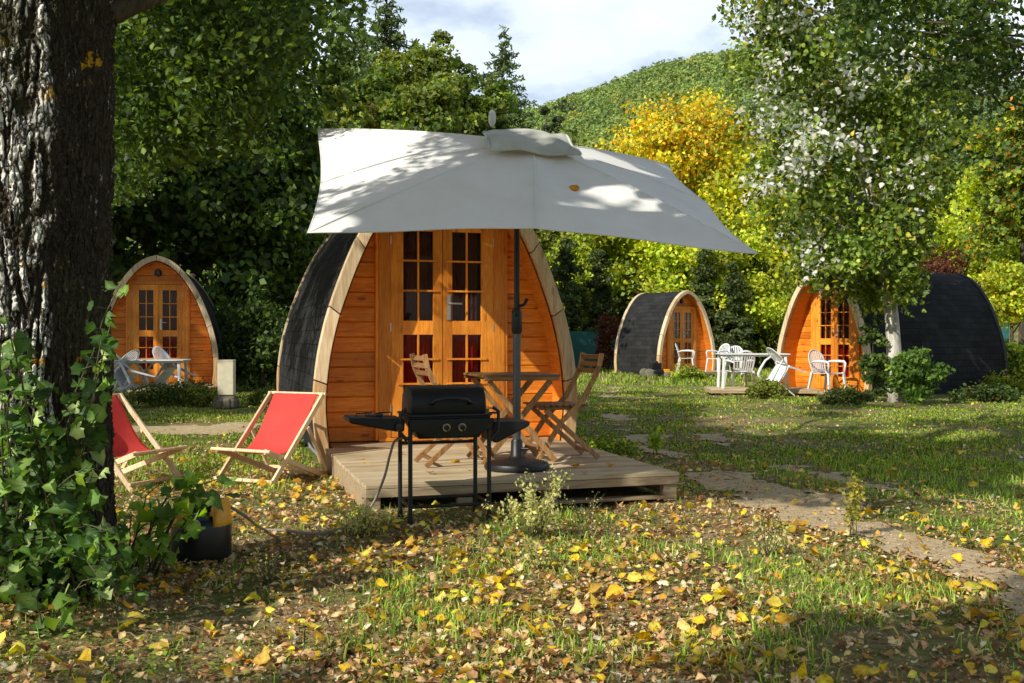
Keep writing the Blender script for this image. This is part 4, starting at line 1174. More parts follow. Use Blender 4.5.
# dark wood on the left
GL = 'tall trees of the shady wood behind the left pods'
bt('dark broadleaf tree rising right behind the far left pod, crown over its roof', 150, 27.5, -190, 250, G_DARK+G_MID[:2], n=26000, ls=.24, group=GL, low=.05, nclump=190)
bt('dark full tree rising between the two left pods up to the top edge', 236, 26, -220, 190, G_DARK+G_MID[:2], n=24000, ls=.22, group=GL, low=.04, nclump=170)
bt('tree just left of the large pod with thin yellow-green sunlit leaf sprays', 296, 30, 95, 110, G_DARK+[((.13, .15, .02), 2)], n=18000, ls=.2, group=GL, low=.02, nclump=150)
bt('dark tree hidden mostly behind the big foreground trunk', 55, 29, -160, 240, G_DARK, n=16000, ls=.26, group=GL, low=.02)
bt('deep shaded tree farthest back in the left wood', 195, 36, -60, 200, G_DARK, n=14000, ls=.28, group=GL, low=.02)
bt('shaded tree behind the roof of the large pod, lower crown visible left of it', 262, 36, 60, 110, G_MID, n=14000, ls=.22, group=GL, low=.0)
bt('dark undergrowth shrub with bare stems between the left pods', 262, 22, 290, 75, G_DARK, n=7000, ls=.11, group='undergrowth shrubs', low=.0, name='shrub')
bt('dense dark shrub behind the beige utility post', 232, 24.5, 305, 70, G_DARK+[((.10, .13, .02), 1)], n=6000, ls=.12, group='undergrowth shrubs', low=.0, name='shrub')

# skyline wood, upper left of centre
GS = 'trees on the skyline behind the parasol'
bt('tall dark pine at the left end of the skyline behind the parasol', 342, 66, -4, 120, G_CON, 'cone', n=24000, ls=.42, group=GS, nclump=420, clump_r=.75)
bt('tallest ragged pine of the skyline, top cut by the picture edge', 388, 72, -30, 135, G_CON+[((.07, .085, .03), 2)], 'cone', n=26000, ls=.45, group=GS, nclump=420, clump_r=.85)
bt('slim dark pine just left of the tallest skyline pine', 362, 78, -8, 60, G_CON, 'cone', n=16000, ls=.42, group=GS, nclump=300, clump_r=.8)
bt('rounded light green broadleaf tree in the middle of the skyline wood', 432, 60, 22, 82, [((.17, .24, .035), 4), ((.25, .30, .045), 3), ((.10, .15, .03), 2)], n=26000, ls=.30, group=GS, nclump=170)
bt('dark green oak-like tree between the light green tree and the lone pine', 462, 63, 44, 74, G_MID, n=22000, ls=.30, group=GS, nclump=160)
bt('pointed lone pine standing clear against the sky left of the hill', 503, 70, 24, 118, G_CON+[((.06, .085, .03), 2.5)], 'cone', n=24000, ls=.36, group=GS, nclump=420, clump_r=.55)
bt('low yellowing tree in front of the skyline pines', 372, 52, 92, 46, [((.24, .22, .02), 3), ((.10, .12, .02), 4)], n=7000, ls=.26, group=GS)
bt('olive green tree left of the yellowing one below the pines', 335, 50, 60, 70, G_OLIVE, n=10000, ls=.28, group=GS)
bt('green bushy tree directly above the vent cap of the parasol, below the lone pine', 440, 50, 86, 70, G_OLIVE+G_MID, n=10000, ls=.28, group=GS)
bt('small dark tree under the lone pine', 488, 56, 72, 55, G_MID, n=8000, ls=.3, group=GS)
bt('feathery grey-green tree right of the parasol vent at the foot of the hill', 545, 80, 92, 42, [((.07, .10, .04), 3), ((.10, .13, .05), 2)], n=8000, ls=.36, group=GS)
for (px, D, tp, w, pl, lb) in ((338, 58, 18, 70, G_MID, 'full green tree at the left end of the skyline wood'), (398, 64, 30, 80, G_OLIVE, 'sunlit olive tree under the tallest ragged pine'), (375, 57, 50, 70, G_MID, 'mid green tree filling the wood left of the light green one'),
        (452, 54, 66, 80, G_MID+G_OLIVE, 'bushy green tree in front of the dark oak-like one'), (480, 62, 84, 60, G_MID, 'low green tree at the right end of the skyline wood'), (415, 50, 84, 80, G_OLIVE+G_MID, 'olive tree with its top just above the parasol cloth')):
    bt(lb, px, D, tp, w, pl, n=20000, ls=.28, group=GS, nclump=170)
bt('wide green tree hidden largely behind the parasol canopy', 400, 44, 120, 170, G_MID, n=12000, ls=.28, group=GS)
bt('second wide tree behind the right half of the parasol canopy', 545, 48, 128, 120, G_OLIVE, n=10000, ls=.28, group=GS)

# autumn trees right of the parasol
GA = 'yellow autumn trees right of the parasol'
bt('tallest golden orange autumn tree above the right corner of the parasol', 686, 46, 90, 165, G_GOLD, n=28000, ls=.20, group=GA, low=.25, nclump=190, pal2=G_YEL+G_GOLD[:1], z2=8.6)
bt('yellow tree at right of the golden one, half covered by the white-leaved poplar', 765, 43, 128, 120, G_GOLD[2:]+G_YEL, n=16000, ls=.22, group=GA, low=.1)
bt('yellow-green tree directly behind the farthest pod', 668, 41, 205, 150, G_YEL+G_LIME, n=24000, ls=.19, group=GA, low=.05, nclump=160)
bt('lime green tree left of the farthest pod under the parasol edge', 595, 43, 215, 120, G_LIME+G_OLIVE, n=18000, ls=.19, group=GA, low=.05)
bt('bright yellow-green tree between farthest pod and right pod', 745, 38.5, 222, 105, G_YEL+G_LIME, n=17000, ls=.17, group=GA, low=.05)
bt('olive tree at the foot of the hill behind the golden tree', 615, 60, 148, 110, G_OLIVE, n=12000, ls=.3, group=GA)
bt('green tree behind the right pod roof', 850, 42, 150, 150, G_MID+G_YEL, n=15000, ls=.22, group=GA)
GJ = 'dark columnar shrubs behind the far pod'
for px, D, tp, w, lb in ((566, 38, 238, 40, 'dark upright juniper right beside the arch of the large pod'), (600, 39.5, 252, 34, 'slim dark juniper above the teal screen fence'), (706, 37.5, 246, 38, 'dark juniper just right of the farthest pod arch'),
                      (732, 37, 262, 36, 'shorter dark juniper between farthest pod and white chairs'), (757, 39, 238, 40, 'dark juniper touching the left arch of the right pod'), (636, 40.5, 268, 40, 'low dark juniper behind the roof of the farthest pod')):
    bt(lb, px, D, tp, w, G_JUN, 'col', n=8000, ls=.13, group=GJ, low=.0, name='shrub')
bt('reddish-brown shrub at the left back edge of the farthest pod', 606, 36, 312, 22, G_RED+[((.3, .12, .04), 2)], n=2500, ls=.1, group='undergrowth shrubs', low=0, name='shrub')

# right side
GR = 'trees behind the long black pod'
bt('yellow-green tree at the right edge above the road wall', 985, 38, 165, 120, G_YEL+G_LIME, n=24000, ls=.17, group=GR, low=.2)
bt('orange-tipped autumn tree cut by the right picture edge', 1022, 34, 92, 80, G_ORG+G_MID, n=11000, ls=.18, group=GR, low=.3)
bt('low bright yellow-green branchy tree at right edge over the teal fence', 1012, 31, 262, 60, G_YEL, n=4500, ls=.16, group=GR, low=.45)
bt('reddish bare-looking shrub above the back of the long black roof', 948, 35, 246, 56, G_RED, n=5000, ls=.11, group=GR, low=.2, name='shrub')
bt('olive tree behind the middle of the long black roof', 905, 44, 200, 90, G_YEL+G_OLIVE, n=11000, ls=.2, group=GR)
bt('tall dark green tree right of the poplar', 935, 75, 60, 110, G_MID+G_DARK, n=16000, ls=.4, group=GR)
bt('dark tree on the slope behind the orange-tipped one', 1000, 72, 88, 120, G_MID+G_DARK, n=15000, ls=.4, group=GR)
bt('broad dark tree hidden behind the poplar crown', 860, 80, 70, 110, G_MID+G_DARK, n=13000, ls=.42, group=GR)
bt('sunlit green bush at right edge below the road wall', 1012, 25, 345, 60, G_LIME+G_MID, n=5000, ls=.11, group='undergrowth shrubs', low=0, name='shrub')

# off to the left and behind: the wood that shades the glade's far side
GO = 'trees of the wood left of the glade'
for i, (x, y, H, W, n) in enumerate(((-17, 15, 15, 8, 9000), (-22, 20, 17, 9, 9000), (-15.5, 22, 14, 7, 8000), (-13.0, 8.5, 9, 5, 6000), (-21, 29, 14, 7, 6000))):
    tree('tree', 'large dark tree of the wood beyond the left picture edge', x, y, H, .22, rb(H, W, .15, 7, i), n, .34, G_DARK, GO, 'tree', 50+i, 90, 1.0, pruned=True)

# ---------------------------------------------------------------- hill with its wood
def hill_h(x, y):
    x = np.asarray(x, float); y = np.asarray(y, float)
    px = 512+1000*x/np.maximum(y, 50)
    sky_px = np.interp(px, [-200, 200, 400, 480, 540, 600, 650, 700, 745, 850, 1000, 1200, 1500], [200, 190, 156, 138, 120, 98, 80, 70, 62, 64, 98, 90, 150])
    top = (HZ-sky_px)/1000*350+1
    t = np.clip((y-130)/(350-130), 0, 1); s = t*t*(3-2*t)*.25+t*.75
    back = np.clip((y-350)/200, 0, 1)
    return top*s*(1-back*.5)-1+3*vnoise(x, y, 30, 31)*t
hx = np.linspace(-420, 480, 110); hy = np.linspace(130, 560, 60)
h = grid_mesh('hill', hx, hy, hill_h, M['ground']); tag(h, kind='structure')
def hill_wood():
    rng = np.random.default_rng(3); n = 8200
    y = 135+225*rng.random(n)**.75; u = rng.uniform(-.50, .72, n); x = u*y
    keep = (u > -.50); x, y = x[keep], y[keep]; n = len(x)
    z = hill_h(x, y); r = (2.0+1.5*rng.random(n))*(.75+.35*y/350)
    m = 90
    q = rng.normal(size=(n, m, 3)); q /= np.linalg.norm(q, axis=2, keepdims=True); q *= (.75+.3*rng.random((n, m, 1))); q[:, :, 2] = np.abs(q[:, :, 2])*1.25-.1
    P = np.stack([x, y, z+r*.4], -1)[:, None, :]+q*r[:, None, None]
    base = np.array([(.24, .33, .05), (.18, .27, .045), (.30, .38, .06), (.09, .15, .035), (.38, .40, .06)])
    right = np.clip((x/y-.33)/.08, 0, 1)
    idx = np.where(rng.random(n) < right*.8, 3, rng.choice(5, n, p=[.36, .3, .2, .10, .04]))
    haze_tint = np.array([.20, .25, .24])
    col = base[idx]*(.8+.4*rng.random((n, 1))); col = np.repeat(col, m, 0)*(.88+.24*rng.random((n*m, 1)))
    col = col*.85+haze_tint*.22  # distance haze mixed into the leaf colours
    out = q.reshape(-1, 3)
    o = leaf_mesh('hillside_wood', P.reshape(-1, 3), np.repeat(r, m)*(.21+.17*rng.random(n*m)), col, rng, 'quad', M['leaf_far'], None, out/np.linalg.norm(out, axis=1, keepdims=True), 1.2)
    tag(o, 'far-off wood covering the whole hillside', None, None, 'stuff'); o['label'] = 'far-off green wood covering the whole hillside'; o['category'] = 'wood'
hill_wood()

# ================================================================ POPLAR (white-leaved)
def poplar():
    x, y = 7.16, 18.6; z = gz(x, y)
    root = thing('poplar_tree', 'pale-trunked poplar with white leaf undersides in front of the right pod', 'tree', (x, y, z))
    rng = np.random.default_rng(11)
    b = MB()
    main = [(0, 0, -.1), (-.02, 0, .4), (-.10, 0, 1.6), (-.25, .0, 2.6), (-.48, .05, 3.8), (-.72, .1, 5.2), (-.85, .1, 7.0), (-.95, .1, 9.0)]
    b.tube(main, [.20, .145, .125, .115, .10, .085, .06, .02], 14)
    tw = [(.0, .0, .2), (-.02, -.02, .6)]
    C = []
    n = 310
    # crown envelope (world px seen from the glade): left edge about 730, wide top
    for i in range(n):
        hh = 1.9+7.2*rng.random()**.9
        t = (hh-1.9)/7.2
        wl = np.interp(hh, [1.9, 2.6, 3.6, 4.8, 6.0, 7.5, 9.2], [.7, 1.5, 2.0, 2.5, 2.6, 2.3, 1.0])
        wr = np.interp(hh, [1.9, 2.6, 3.6, 4.8, 6.0, 7.5, 9.2], [.25, .35, .75, 1.6, 2.6, 2.6, 1.2])
        a = rng.random()*6.28; rr = rng.random()**.5
        cx = math.cos(a); w = wl if cx < 0 else wr
        ax = np.interp(hh, [0, 1.6, 3.8, 5.2, 9], [0, -.1, -.48, -.72, -.95])
        C.append((ax+cx*w*rr, math.sin(a)*min(wl, 2.0)*rr, hh-.0*rr))
    for i in range(18): hh = 2.6+3.4*rng.random(); ax = np.interp(hh, [0, 1.6, 3.8, 5.2, 9], [0, -.1, -.48, -.72, -.95]); C[i] = (ax+rng.normal()*.45, -.2-.8*rng.random(), hh)
    C = np.array(C)
    for i in rng.choice(n, 60, replace=False):
        c = C[i]; tz = max(1.5, c[2]-.5-.8*rng.random()); ax = np.interp(tz, [0, 1.6, 3.8, 5.2, 9], [0, -.1, -.48, -.72, -.95])
        p0 = Vector((ax, .05, tz)); p1 = Vector(c); md = p0.lerp(p1, .55)+Vector((0, 0, .12))
        b.tube([p0, md, p1], [.028, .016, .005], 5)
    b.build('trunk', M['bark_pale'], root, smooth=True)
    N = 37000
    ci = rng.integers(0, n, N); q = rng.normal(size=(N, 3)); q /= np.linalg.norm(q, axis=1, keepdims=True); q *= rng.random((N, 1))**.5*.46
    P = C[ci]+q
    white = rng.random(n) < np.clip(.36-.22*(C[:, 0]+1.5), .08, .60)*np.clip((8.4-C[:, 2])/3, .2, 1)
    wv = white[ci] & (rng.random(N) < .55) | (rng.random(N) < .01)
    col = palette(rng, N, [((.19, .29, .05), 4), ((.32, .42, .07), 3), ((.09, .14, .03), 3), ((.62, .56, .08), .7)], .2)
    col[wv] = (np.array([.86, .86, .80])*(.75+.35*rng.random((N, 1))))[wv]
    csh = (.5+.75*rng.random(n))[ci]; col = np.where(wv[:, None], col, col*csh[:, None])
    leaf_mesh('crown', P, np.where(wv, .105, .105)*(.6+.7*rng.random(N)), col, rng, 'poplar', M['leaf'], root, None)
poplar()
def right_tree():
    x, y = 8.6, 11.5; rng = np.random.default_rng(31); z = gz(x, y)
    root = thing('tree', 'dark leafy branches reaching in over the top right corner', 'tree', (x, y, z))
    b = MB(); b.tube([(0, 0, -.1), (.05, 0, 1.5), (-.05, .1, 3.4), (.1, 0, 5.5), (.3, 0, 8)], [.22, .17, .15, .11, .04], 12)
    C = []
    while len(C) < 90:
        px = 850+300*rng.random(); top = -80; low = np.interp(px, [850, 900, 940, 980, 1024, 1150], [30, 85, 110, 85, 110, 170]); py = top+(low-top)*rng.random(); D = 10+3.5*rng.random()
        C.append(tuple(at(px, py, D)-Vector((x, y, z))))
    C = np.array(C)
    for i in range(26):
        c = Vector(C[i]); p0 = Vector((0, 0, max(2.6, c.z-1.2))); b.tube([p0, p0.lerp(c, .5)+Vector((0, 0, .2)), c], [.05, .025, .006], 6)
    b.build('trunk', M['bark'], root, smooth=True)
    N = 9000; ci = rng.integers(0, len(C), N); q = rng.normal(size=(N, 3)); q /= np.linalg.norm(q, axis=1, keepdims=True); P = C[ci]+q*rng.random((N, 1))**.5*.38
    leaf_mesh('crown', P, .085*(.6+.7*rng.random(N)), palette(rng, N, G_DARK+[((.08, .11, .02), 1)], .2), rng, 'leaf', M['leaf'], root, None)
right_tree()

# ================================================================ BIG FOREGROUND TREE
def big_tree():
    bx, by = -2.13, 4.42; bz = gz(bx, by)-.03
    root = thing('old_tree', 'thick old tree trunk with furrowed bark at the left edge, overgrown with leafy shoots', 'tree', (bx, by, bz))
    NA, NZ = 420, 620; H = 4.6
    def rad(a, z):
        # two fused stems
        def circ(cx, cy, r):
            ca, sa = math.cos(a), math.sin(a); bq = cx*ca+cy*sa; disc = r*r-(cx*cx+cy*cy-bq*bq)
            return bq+math.sqrt(disc) if disc > 0 else 0
        r1 = .285+.01*math.exp(-z*1.2)+.10*math.exp(-z*5)
        r2 = .150+.02*math.exp(-z*1.2)+.05*math.exp(-z*6)
        sp = .17
        m1 = circ(0, 0, r1); m2 = circ(sp, .10, r2)
        k = 60; return math.log(math.exp(k*m1)+math.exp(k*max(m2, 0)))/k
    V = np.zeros((NZ+1, NA, 3)); cav_shade = np.zeros((NZ+1, NA))
    rtab = {}
    for j in range(0, NZ+1, 10):
        rtab[j] = np.array([rad(2*math.pi*i/NA, H*j/NZ) for i in range(NA)])
    ang = np.arange(NA)*2*math.pi/NA
    nf = mnoise.noise; 
    for j in range(NZ+1):
        z = H*j/NZ; j0 = min(j//10*10, NZ); j1 = min(j0+10, NZ); f = (j-j0)/10 if j1 > j0 else 0
        r = rtab[j0]*(1-f)+rtab[j1]*f
        for i in range(NA):
            a = ang[i]; ca, sa = math.cos(a), math.sin(a); rr = r[i]
            px_, py_ = ca*rr, sa*rr
            w = nf((px_*3, py_*3, z*1.1+9))*.10
            n1 = nf(((px_+w)*24, (py_+w)*24, z*5.0)); n2 = nf((px_*38, py_*38, z*11+4)); n3 = nf((px_*90, py_*90, z*60))
            ridge = 1-abs(n1)*4.2; ridge = max(-1, min(1, ridge)); brk = nf((px_*14+5, py_*14, z*16))
            hgt = -ridge*.5+.5
            hgt = max(0, min(1, hgt+.45*n2+.35*brk+.25*n3)); st2 = max(0, min(1, (px_-.16)/.05)); cav_shade[j, i] = hgt*(1-.72*st2); hgt *= 1-.4*st2  # right stem: smoother bark, with its shade painted in as darker colour
            d = -.026+.032*hgt+.010*n3+.03*nf((ca*1.5, sa*1.5, z*.8))
            V[j, i] = (ca*(rr+d), sa*(rr+d), z)
    idx = np.arange(NZ)[:, None]*NA; i0 = np.arange(NA)[None]; i1 = (np.arange(NA)+1)[None] % NA
    F = np.stack([idx+i0, idx+i1, idx+NA+i1, idx+NA+i0], -1).reshape(-1, 4)
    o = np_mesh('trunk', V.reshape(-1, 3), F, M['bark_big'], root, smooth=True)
    a = o.data.attributes.new('cav_shade', 'FLOAT', 'POINT'); a.data.foreach_set('value', cav_shade.ravel().astype(np.float32))
    # limbs above the frame and one to the right
    rng = np.random.default_rng(5)
    L = MB()
    limbs = [[(0, 0, 4.4), (-.2, -.2, 5.4), (-.9, -.7, 7.0), (-1.6, -1.4, 9.0)], [(.2, .1, 4.4), (.5, .3, 5.6), (.7, 1.2, 7.2), (.6, 2.2, 9.0)],
             [(.30, .12, 2.55), (.55, .6, 2.9), (.95, 1.6, 3.35), (1.3, 3.0, 3.9), (1.6, 4.4, 4.3)], [(0, 0, 4.5), (-.8, .3, 5.3), (-2.2, .3, 6.4), (-3.6, -.2, 7.3)],
             [(0, 0, 4.5), (.0, -.6, 5.5), (-.6, -2.0, 6.6), (-1.2, -3.6, 7.4)]]
    for pts in limbs: L.tube(pts, list(np.interp(range(len(pts)), [0, len(pts)-1], [.20 if pts[0][2] > 3 else .05, .02])), 10)
    L.build('limb', M['bark'], root, smooth=True)
    # foliage: hanging part seen at top left, and the crown over and left of the frame that dapples the glade
    def boughs(cl, step, r0):
        B = MB(); k = 0
        for c in cl[::step]:
            q = Vector(c)-Vector((bx, by, bz)); best = None
            for pts in limbs:
                for p in pts[1:]:
                    p = Vector(p)
                    if p.z < q.z+1.5 and (best is None or (p-q).length < (best-q).length): best = p
            if best is None or (q-best).length > 3.2: continue
            L_ = (q-best).length; m1 = best.lerp(q, .35)+Vector((0, 0, .10*L_)); m2 = best.lerp(q, .7)+Vector((0, 0, .08*L_))
            B.tube([best, m1, m2, q], [r0, r0*.7, r0*.45, r0*.15], 5)
        B.build('bough', M['bark'], root, smooth=True)
    def spray(nm, cl, n, crr, ls, pal, pr, shape='leaf', seed=1, extra=()):
        rg = np.random.default_rng(seed); cl = np.array(cl); ci = rg.integers(0, len(cl), n)
        q = rg.normal(size=(n, 3)); q /= np.linalg.norm(q, axis=1, keepdims=True); q *= rg.random((n, 1))**.5*crr; q[:, 2] *= .7
        P = cl[ci]+q
        if pr: P = P[prune(P, extra)]
        P = P-np.array([bx, by, bz])
        sh = .7+.6*rg.random(len(P))
        leaf_mesh(nm, P, ls*(.7+.6*rg.random(len(P))), palette(rg, len(P), pal, .18, sh), rg, shape, M['leaf'], root, np.tile([[0, 0, 1.]], (len(P), 1)), .5)
    rg = np.random.default_rng(21); cl = []
    while len(cl) < 190:    # hanging curtain upper left
        px = 100+190*rg.random(); D = 8+7*rg.random()
        low_ = np.interp(px, [100, 150, 200, 240, 270, 295], [200, 170, 145, 140, 80, 10])
        py = -60+(low_+60)*rg.random()
        cl.append(tuple(at(px, py, D)))
    spray('crown', cl, 46000, .45, .068, G_DARK+[((.10, .17, .028), 2.0), ((.20, .30, .04), .7)], False, seed=2)
    cl = []
    # crown over the glade, positions as offsets along the sun ray from spots that lie in dappled shade
    SP = [((-.6, 6.1, 1.95), .3, 5), ((.0, 6.0, 1.85), .3, 5), ((-.2, 6.6, 2.3), .3, 6), ((.5, 6.3, 1.95), .3, 5), ((.9, 6.5, 1.95), .3, 5),  ((4, 9, 0), 1.6, 20), ((3.4, 7.6, 0), 1.0, 12), ((5.5, 10, 0), 1.8, 18), ((2.6, 10.5, 0), 1.0, 12), ((-.6, 5.2, 0), .3, 4), ((-1.3, 5.6, 0), .35, 5), ((6, 8.2, 0), 1.2, 12), ((8, 14, 0), 2, 14), ((3.2, 11.5, 0), .8, 12), ((6.5, 11, 0), 1.2, 14), ((2.2, 14, 0), .8, 8), ((5.2, 16.2, 0), 1.0, 8), ((4.6, 6.8, 0), .8, 8),
          ((1.0, 3.45, 0), .3, 4), ((1.7, 3.7, 0), .3, 5), ((2.3, 3.9, 0), .3, 4), ((-.9, 3.3, 0), .3, 4), ((3.0, 4.6, 0), .6, 6), ((-1.4, 4.9, 0), .6, 6), ((6.5, 12.5, 0), 2, 12), ((3.2, 13.5, 0), 1.5, 8), ((-2.2, 11, 1.4), .9, 7), ((1.6, 8.9, 0), .7, 5)]
    for (c, r, k) in SP:
        for i in range(k):
            for _ in range(40):
                t = 5.2+10*rg.random(); v = rg.normal(size=3)*r*.6; q_ = np.array(c)+SD*t+v
                if (q_[2] > 3.0 and q_[0] < -.62*max(q_[1], 0)-.7) or q_[2] > 2.1+.40*max(q_[1], 0): cl.append(tuple(q_)); break
    cl = [c for c in cl if (c[2] > 3.0 and c[0] < -.62*max(c[1], 0)-.7) or c[2] > 2.1+.40*max(c[1], 0)]
    boughs([c for c in cl if prune(np.array([c]), KEEP2)[0]], 3, .035)
    spray('crown', cl, 46000, .58, .115, G_MID+[((.12, .16, .02), 2)], True, seed=3, extra=KEEP2)
    cl = []
    for (c, r, k) in [((-.9, 7.6, 2.6), .8, 7), ((-1.3, 7.9, 2.7), .7, 6), ((.8, 6.6, 2.1), .5, 4), ((1.2, 7.2, 2.2), .5, 3)]:
        for i in range(k): cl.append(tuple(np.array(c)+SD*(4.6+1.8*rg.random())+rg.normal(size=3)*r*.6))
    spray('crown', cl, 9000, .85, .060, G_MID, True, seed=5)
    return root
big_tree()

# ================================================================ GRASS AND FALLEN LEAVES
def blocked(x, y):
    """under decks and pods"""
    m = np.zeros(len(x), bool)
    for (ox, oy, a, x0, x1, y0, y1) in ((-.94, 6.42, TH, 0, 2.22, 0, 2.4), (-.593, 9.058, TH, -1.15, 1.15, -.1, 4.8), (-7.28, 20.5, R(13.5), -1.15, 1.15, 0, 4.4), (6.5, 21, R(-57), -1.15, 1.15, 0, 4.8),
                                        (5.6, 32, R(33), -1.15, 1.15, 0, 2.5), (4.05, 20.3, R(-4), 0, 2.15, 0, 1.2), (-8.2, 18.9, R(13.5), 0, 2.4, 0, 1.2)):
        dx, dy = x-ox, y-oy; u = dx*math.cos(a)+dy*math.sin(a); v = -dx*math.sin(a)+dy*math.cos(a)
        m |= (u > x0) & (u < x1) & (v > y0) & (v < y1)
    m |= np.hypot(x+2.1, y-4.45) < .32
    return m
def scatter(rng, n, y0, y1, marg=2.0, p=1.0):
    y = y0*(y1/y0)**(rng.random(n)**p); x = (rng.random(n)*2-1)*(.56*y+marg); return x, y

def litter(name, label, n, y0, y1, smin, smax, pal, seed, dens, tilt=.5, shape='leaf', zo=.01, p=1.0, curl=.5):
    rng = np.random.default_rng(seed); x, y = scatter(rng, n, y0, y1, p=p)
    k = (rng.random(n) < dens(x, y)) & ~blocked(x, y); x, y = x[k], y[k]; n = len(x)
    P = np.stack([x, y, gzn(x, y)+zo+.02*rng.random(n)**2], -1)
    up = np.tile([[0, 0, 1.]], (n, 1)); up[:, :2] += rng.normal(0, tilt, (n, 2)); up /= np.linalg.norm(up, axis=1, keepdims=True)
    A = rng.normal(size=(n, 3)); T = np.cross(up, A); T /= np.linalg.norm(T, axis=1, keepdims=True)
    o = leaf_mesh(name, P, smin+(smax-smin)*rng.random(n)**1.5, palette(rng, n, pal, .2), rng, shape, M['litter'], None, fr=(up, T, np.cross(up, T)), curl=curl)
    tag(o, label, 'leaf litter', None, 'stuff')
def dn(x, y):
    a = vnoise(x, y, 1.3, 41)*.55+vnoise(x, y, .4, 42)*.45
    d = np.clip((a-.22)*2.8, .30, 1)
    d *= np.interp(y, [0, 3, 7.5, 9.5, 13, 40], [1, 1, .9, .7, .6, .3])
    d *= np.where(path_d(x, y) > .05, np.interp(y, [3, 6, 9], [.16, .12, .08]), 1)
    d *= np.where((x > 2.6) & (y > 5.5), .55, 1)
    return d
BROWN = [((.82, .56, .27), 4), ((.56, .33, .13), 4), ((.90, .74, .46), 2.6), ((.26, .14, .055), 3.5), ((.76, .44, .22), 2), ((.90, .78, .58), .5)]
YEL = [((.90, .60, .03), 4), ((.82, .44, .03), 2), ((.92, .72, .10), 2.5), ((.70, .64, .07), 1), ((.64, .40, .07), 2), ((.80, .60, .20), 1.5)]
litter('fallen_leaves', 'dry brown and pale fallen leaves lying thick over the glade floor', 76000, 2.6, 22, .014, .050, BROWN, 1, dn, .45)
litter('fallen_leaves', 'larger curled brown fallen leaves scattered in the foreground', 3600, 2.6, 11, .035, .062, BROWN[:2]+BROWN[3:5], 2, dn, .4, 'lobed', .010, curl=.55)
litter('yellow_leaves', 'bright yellow fallen leaves scattered over the whole glade', 6400, 2.6, 22, .03, .065, YEL, 3, lambda x, y: np.clip(dn(x, y)*.8+.12, 0, 1), .4, 'poplar', .022)
litter('yellow_leaves', 'largest golden yellow fallen leaves in the foreground', 1850, 2.7, 10, .055, .098, YEL, 4, lambda x, y: dn(x, y)*.9+.05, .40, 'poplar', .022, curl=.5)

litter('leaf_crumbs', 'fine brown crumbs and fragments of old leaves covering the soil', 96000, 2.6, 11, .008, .024, BROWN+[((.26, .16, .07), 5), ((.42, .28, .14), 4)], 11, lambda x, y: np.clip(dn(x, y)+.15, 0, 1), .6, 'quad', .004)
def gravel():
    rng = np.random.default_rng(19); x, y = scatter(rng, 60000, 3.5, 14); k = (path_d(x, y) > -.04) & ~blocked(x, y) & (rng.random(len(x)) < .75); x, y = x[k], y[k]; n = len(x)
    P = np.stack([x, y, gzn(x, y)+.010], -1)
    T0 = np.array([(1, 0, 0), (-.5, .87, 0), (-.5, -.87, 0), (0, 0, .8)]); F0 = np.array([[0, 1, 3], [1, 2, 3], [2, 0, 3]])
    a = rng.random(n)*6.28; s_ = .003+.009*rng.random(n)**3; ca, sa = np.cos(a), np.sin(a)
    V = np.stack([T0[None, :, 0]*ca[:, None]-T0[None, :, 1]*sa[:, None], T0[None, :, 0]*sa[:, None]+T0[None, :, 1]*ca[:, None], T0[None, :, 2].repeat(n, 0)], -1)*s_[:, None, None]+P[:, None]
    F = ((np.arange(n)*4)[:, None, None]+F0[None]).reshape(-1, 3)
    c = np.repeat(palette(rng, n, [((.58, .46, .28), 3), ((.42, .32, .19), 3), ((.75, .62, .42), 2), ((.26, .2, .13), 2)], .2), 4, 0)
    tag(np_mesh('gravel', V.reshape(-1, 3), F, M['litter'], None, c), 'small stones and grit trodden into the dirt path', 'gravel', None, 'stuff')
gravel()
def grass(name, label, n, y0, y1, hmin, hmax, w, pal, seed, dens, lean=.45, p=1.0):
    rng = np.random.default_rng(seed); x, y = scatter(rng, n, y0, y1, p=p)
    k = (rng.random(n) < dens(x, y)) & ~blocked(x, y); x, y = x[k], y[k]
    # tufts: few blades around each root
    m = 4; x = np.repeat(x, m)+rng.normal(0, .018, len(x)*m)*(1+y.repeat(m)/12); y = np.repeat(y, m)+rng.normal(0, .018, len(y)*m)*(1+np.repeat(y, m)/12); n = len(x)
    h = (hmin+(hmax-hmin)*rng.random(n)**2)*(.6+.8*vnoise(x, y, .5, 77)); ww = w*(1+y/9)*(.7+.6*rng.random(n))
    a = rng.random(n)*6.283; ln = rng.normal(0, lean, (n, 2))
    P = np.stack([x, y, gzn(x, y)], -1); sd = np.stack([np.cos(a), np.sin(a), 0*a], -1)*ww[:, None]
    mid = P+np.stack([ln[:, 0]*h*.35, ln[:, 1]*h*.35, h*.6], -1); tip = P+np.stack([ln[:, 0]*h, ln[:, 1]*h, h*(.9-.25*np.abs(ln[:, 0]))], -1)
    V = np.stack([P-sd, P+sd, mid+sd*.75, mid-sd*.75, tip], 1).reshape(-1, 3)
    o_ = (np.arange(n)*5)[:, None]
    F = np.concatenate([o_+np.array([[0, 1, 2]]), o_+np.array([[0, 2, 3]]), o_+np.array([[3, 2, 4]])])
    c = palette(rng, n, pal, .25)
    C = np.repeat(c, 5, 0)
    ob = np_mesh(name, V, F, M['grass'], None, C); tag(ob, label, 'grass', None, 'stuff')
def dg(x, y):
    a = vnoise(x, y, 1.6, 51)*.5+vnoise(x, y, .45, 52)*.5
    d = np.clip((a-.42)*5, .04, 1)
    d *= np.interp(y, [0, 4.5, 7.5, 9.5, 40], [.7, .7, .8, 1.0, 1.1])
    d *= np.where(x > 2.2, 1.5, 1)
    d *= np.where(path_d(x, y) > -.02, .05, 1)
    return d
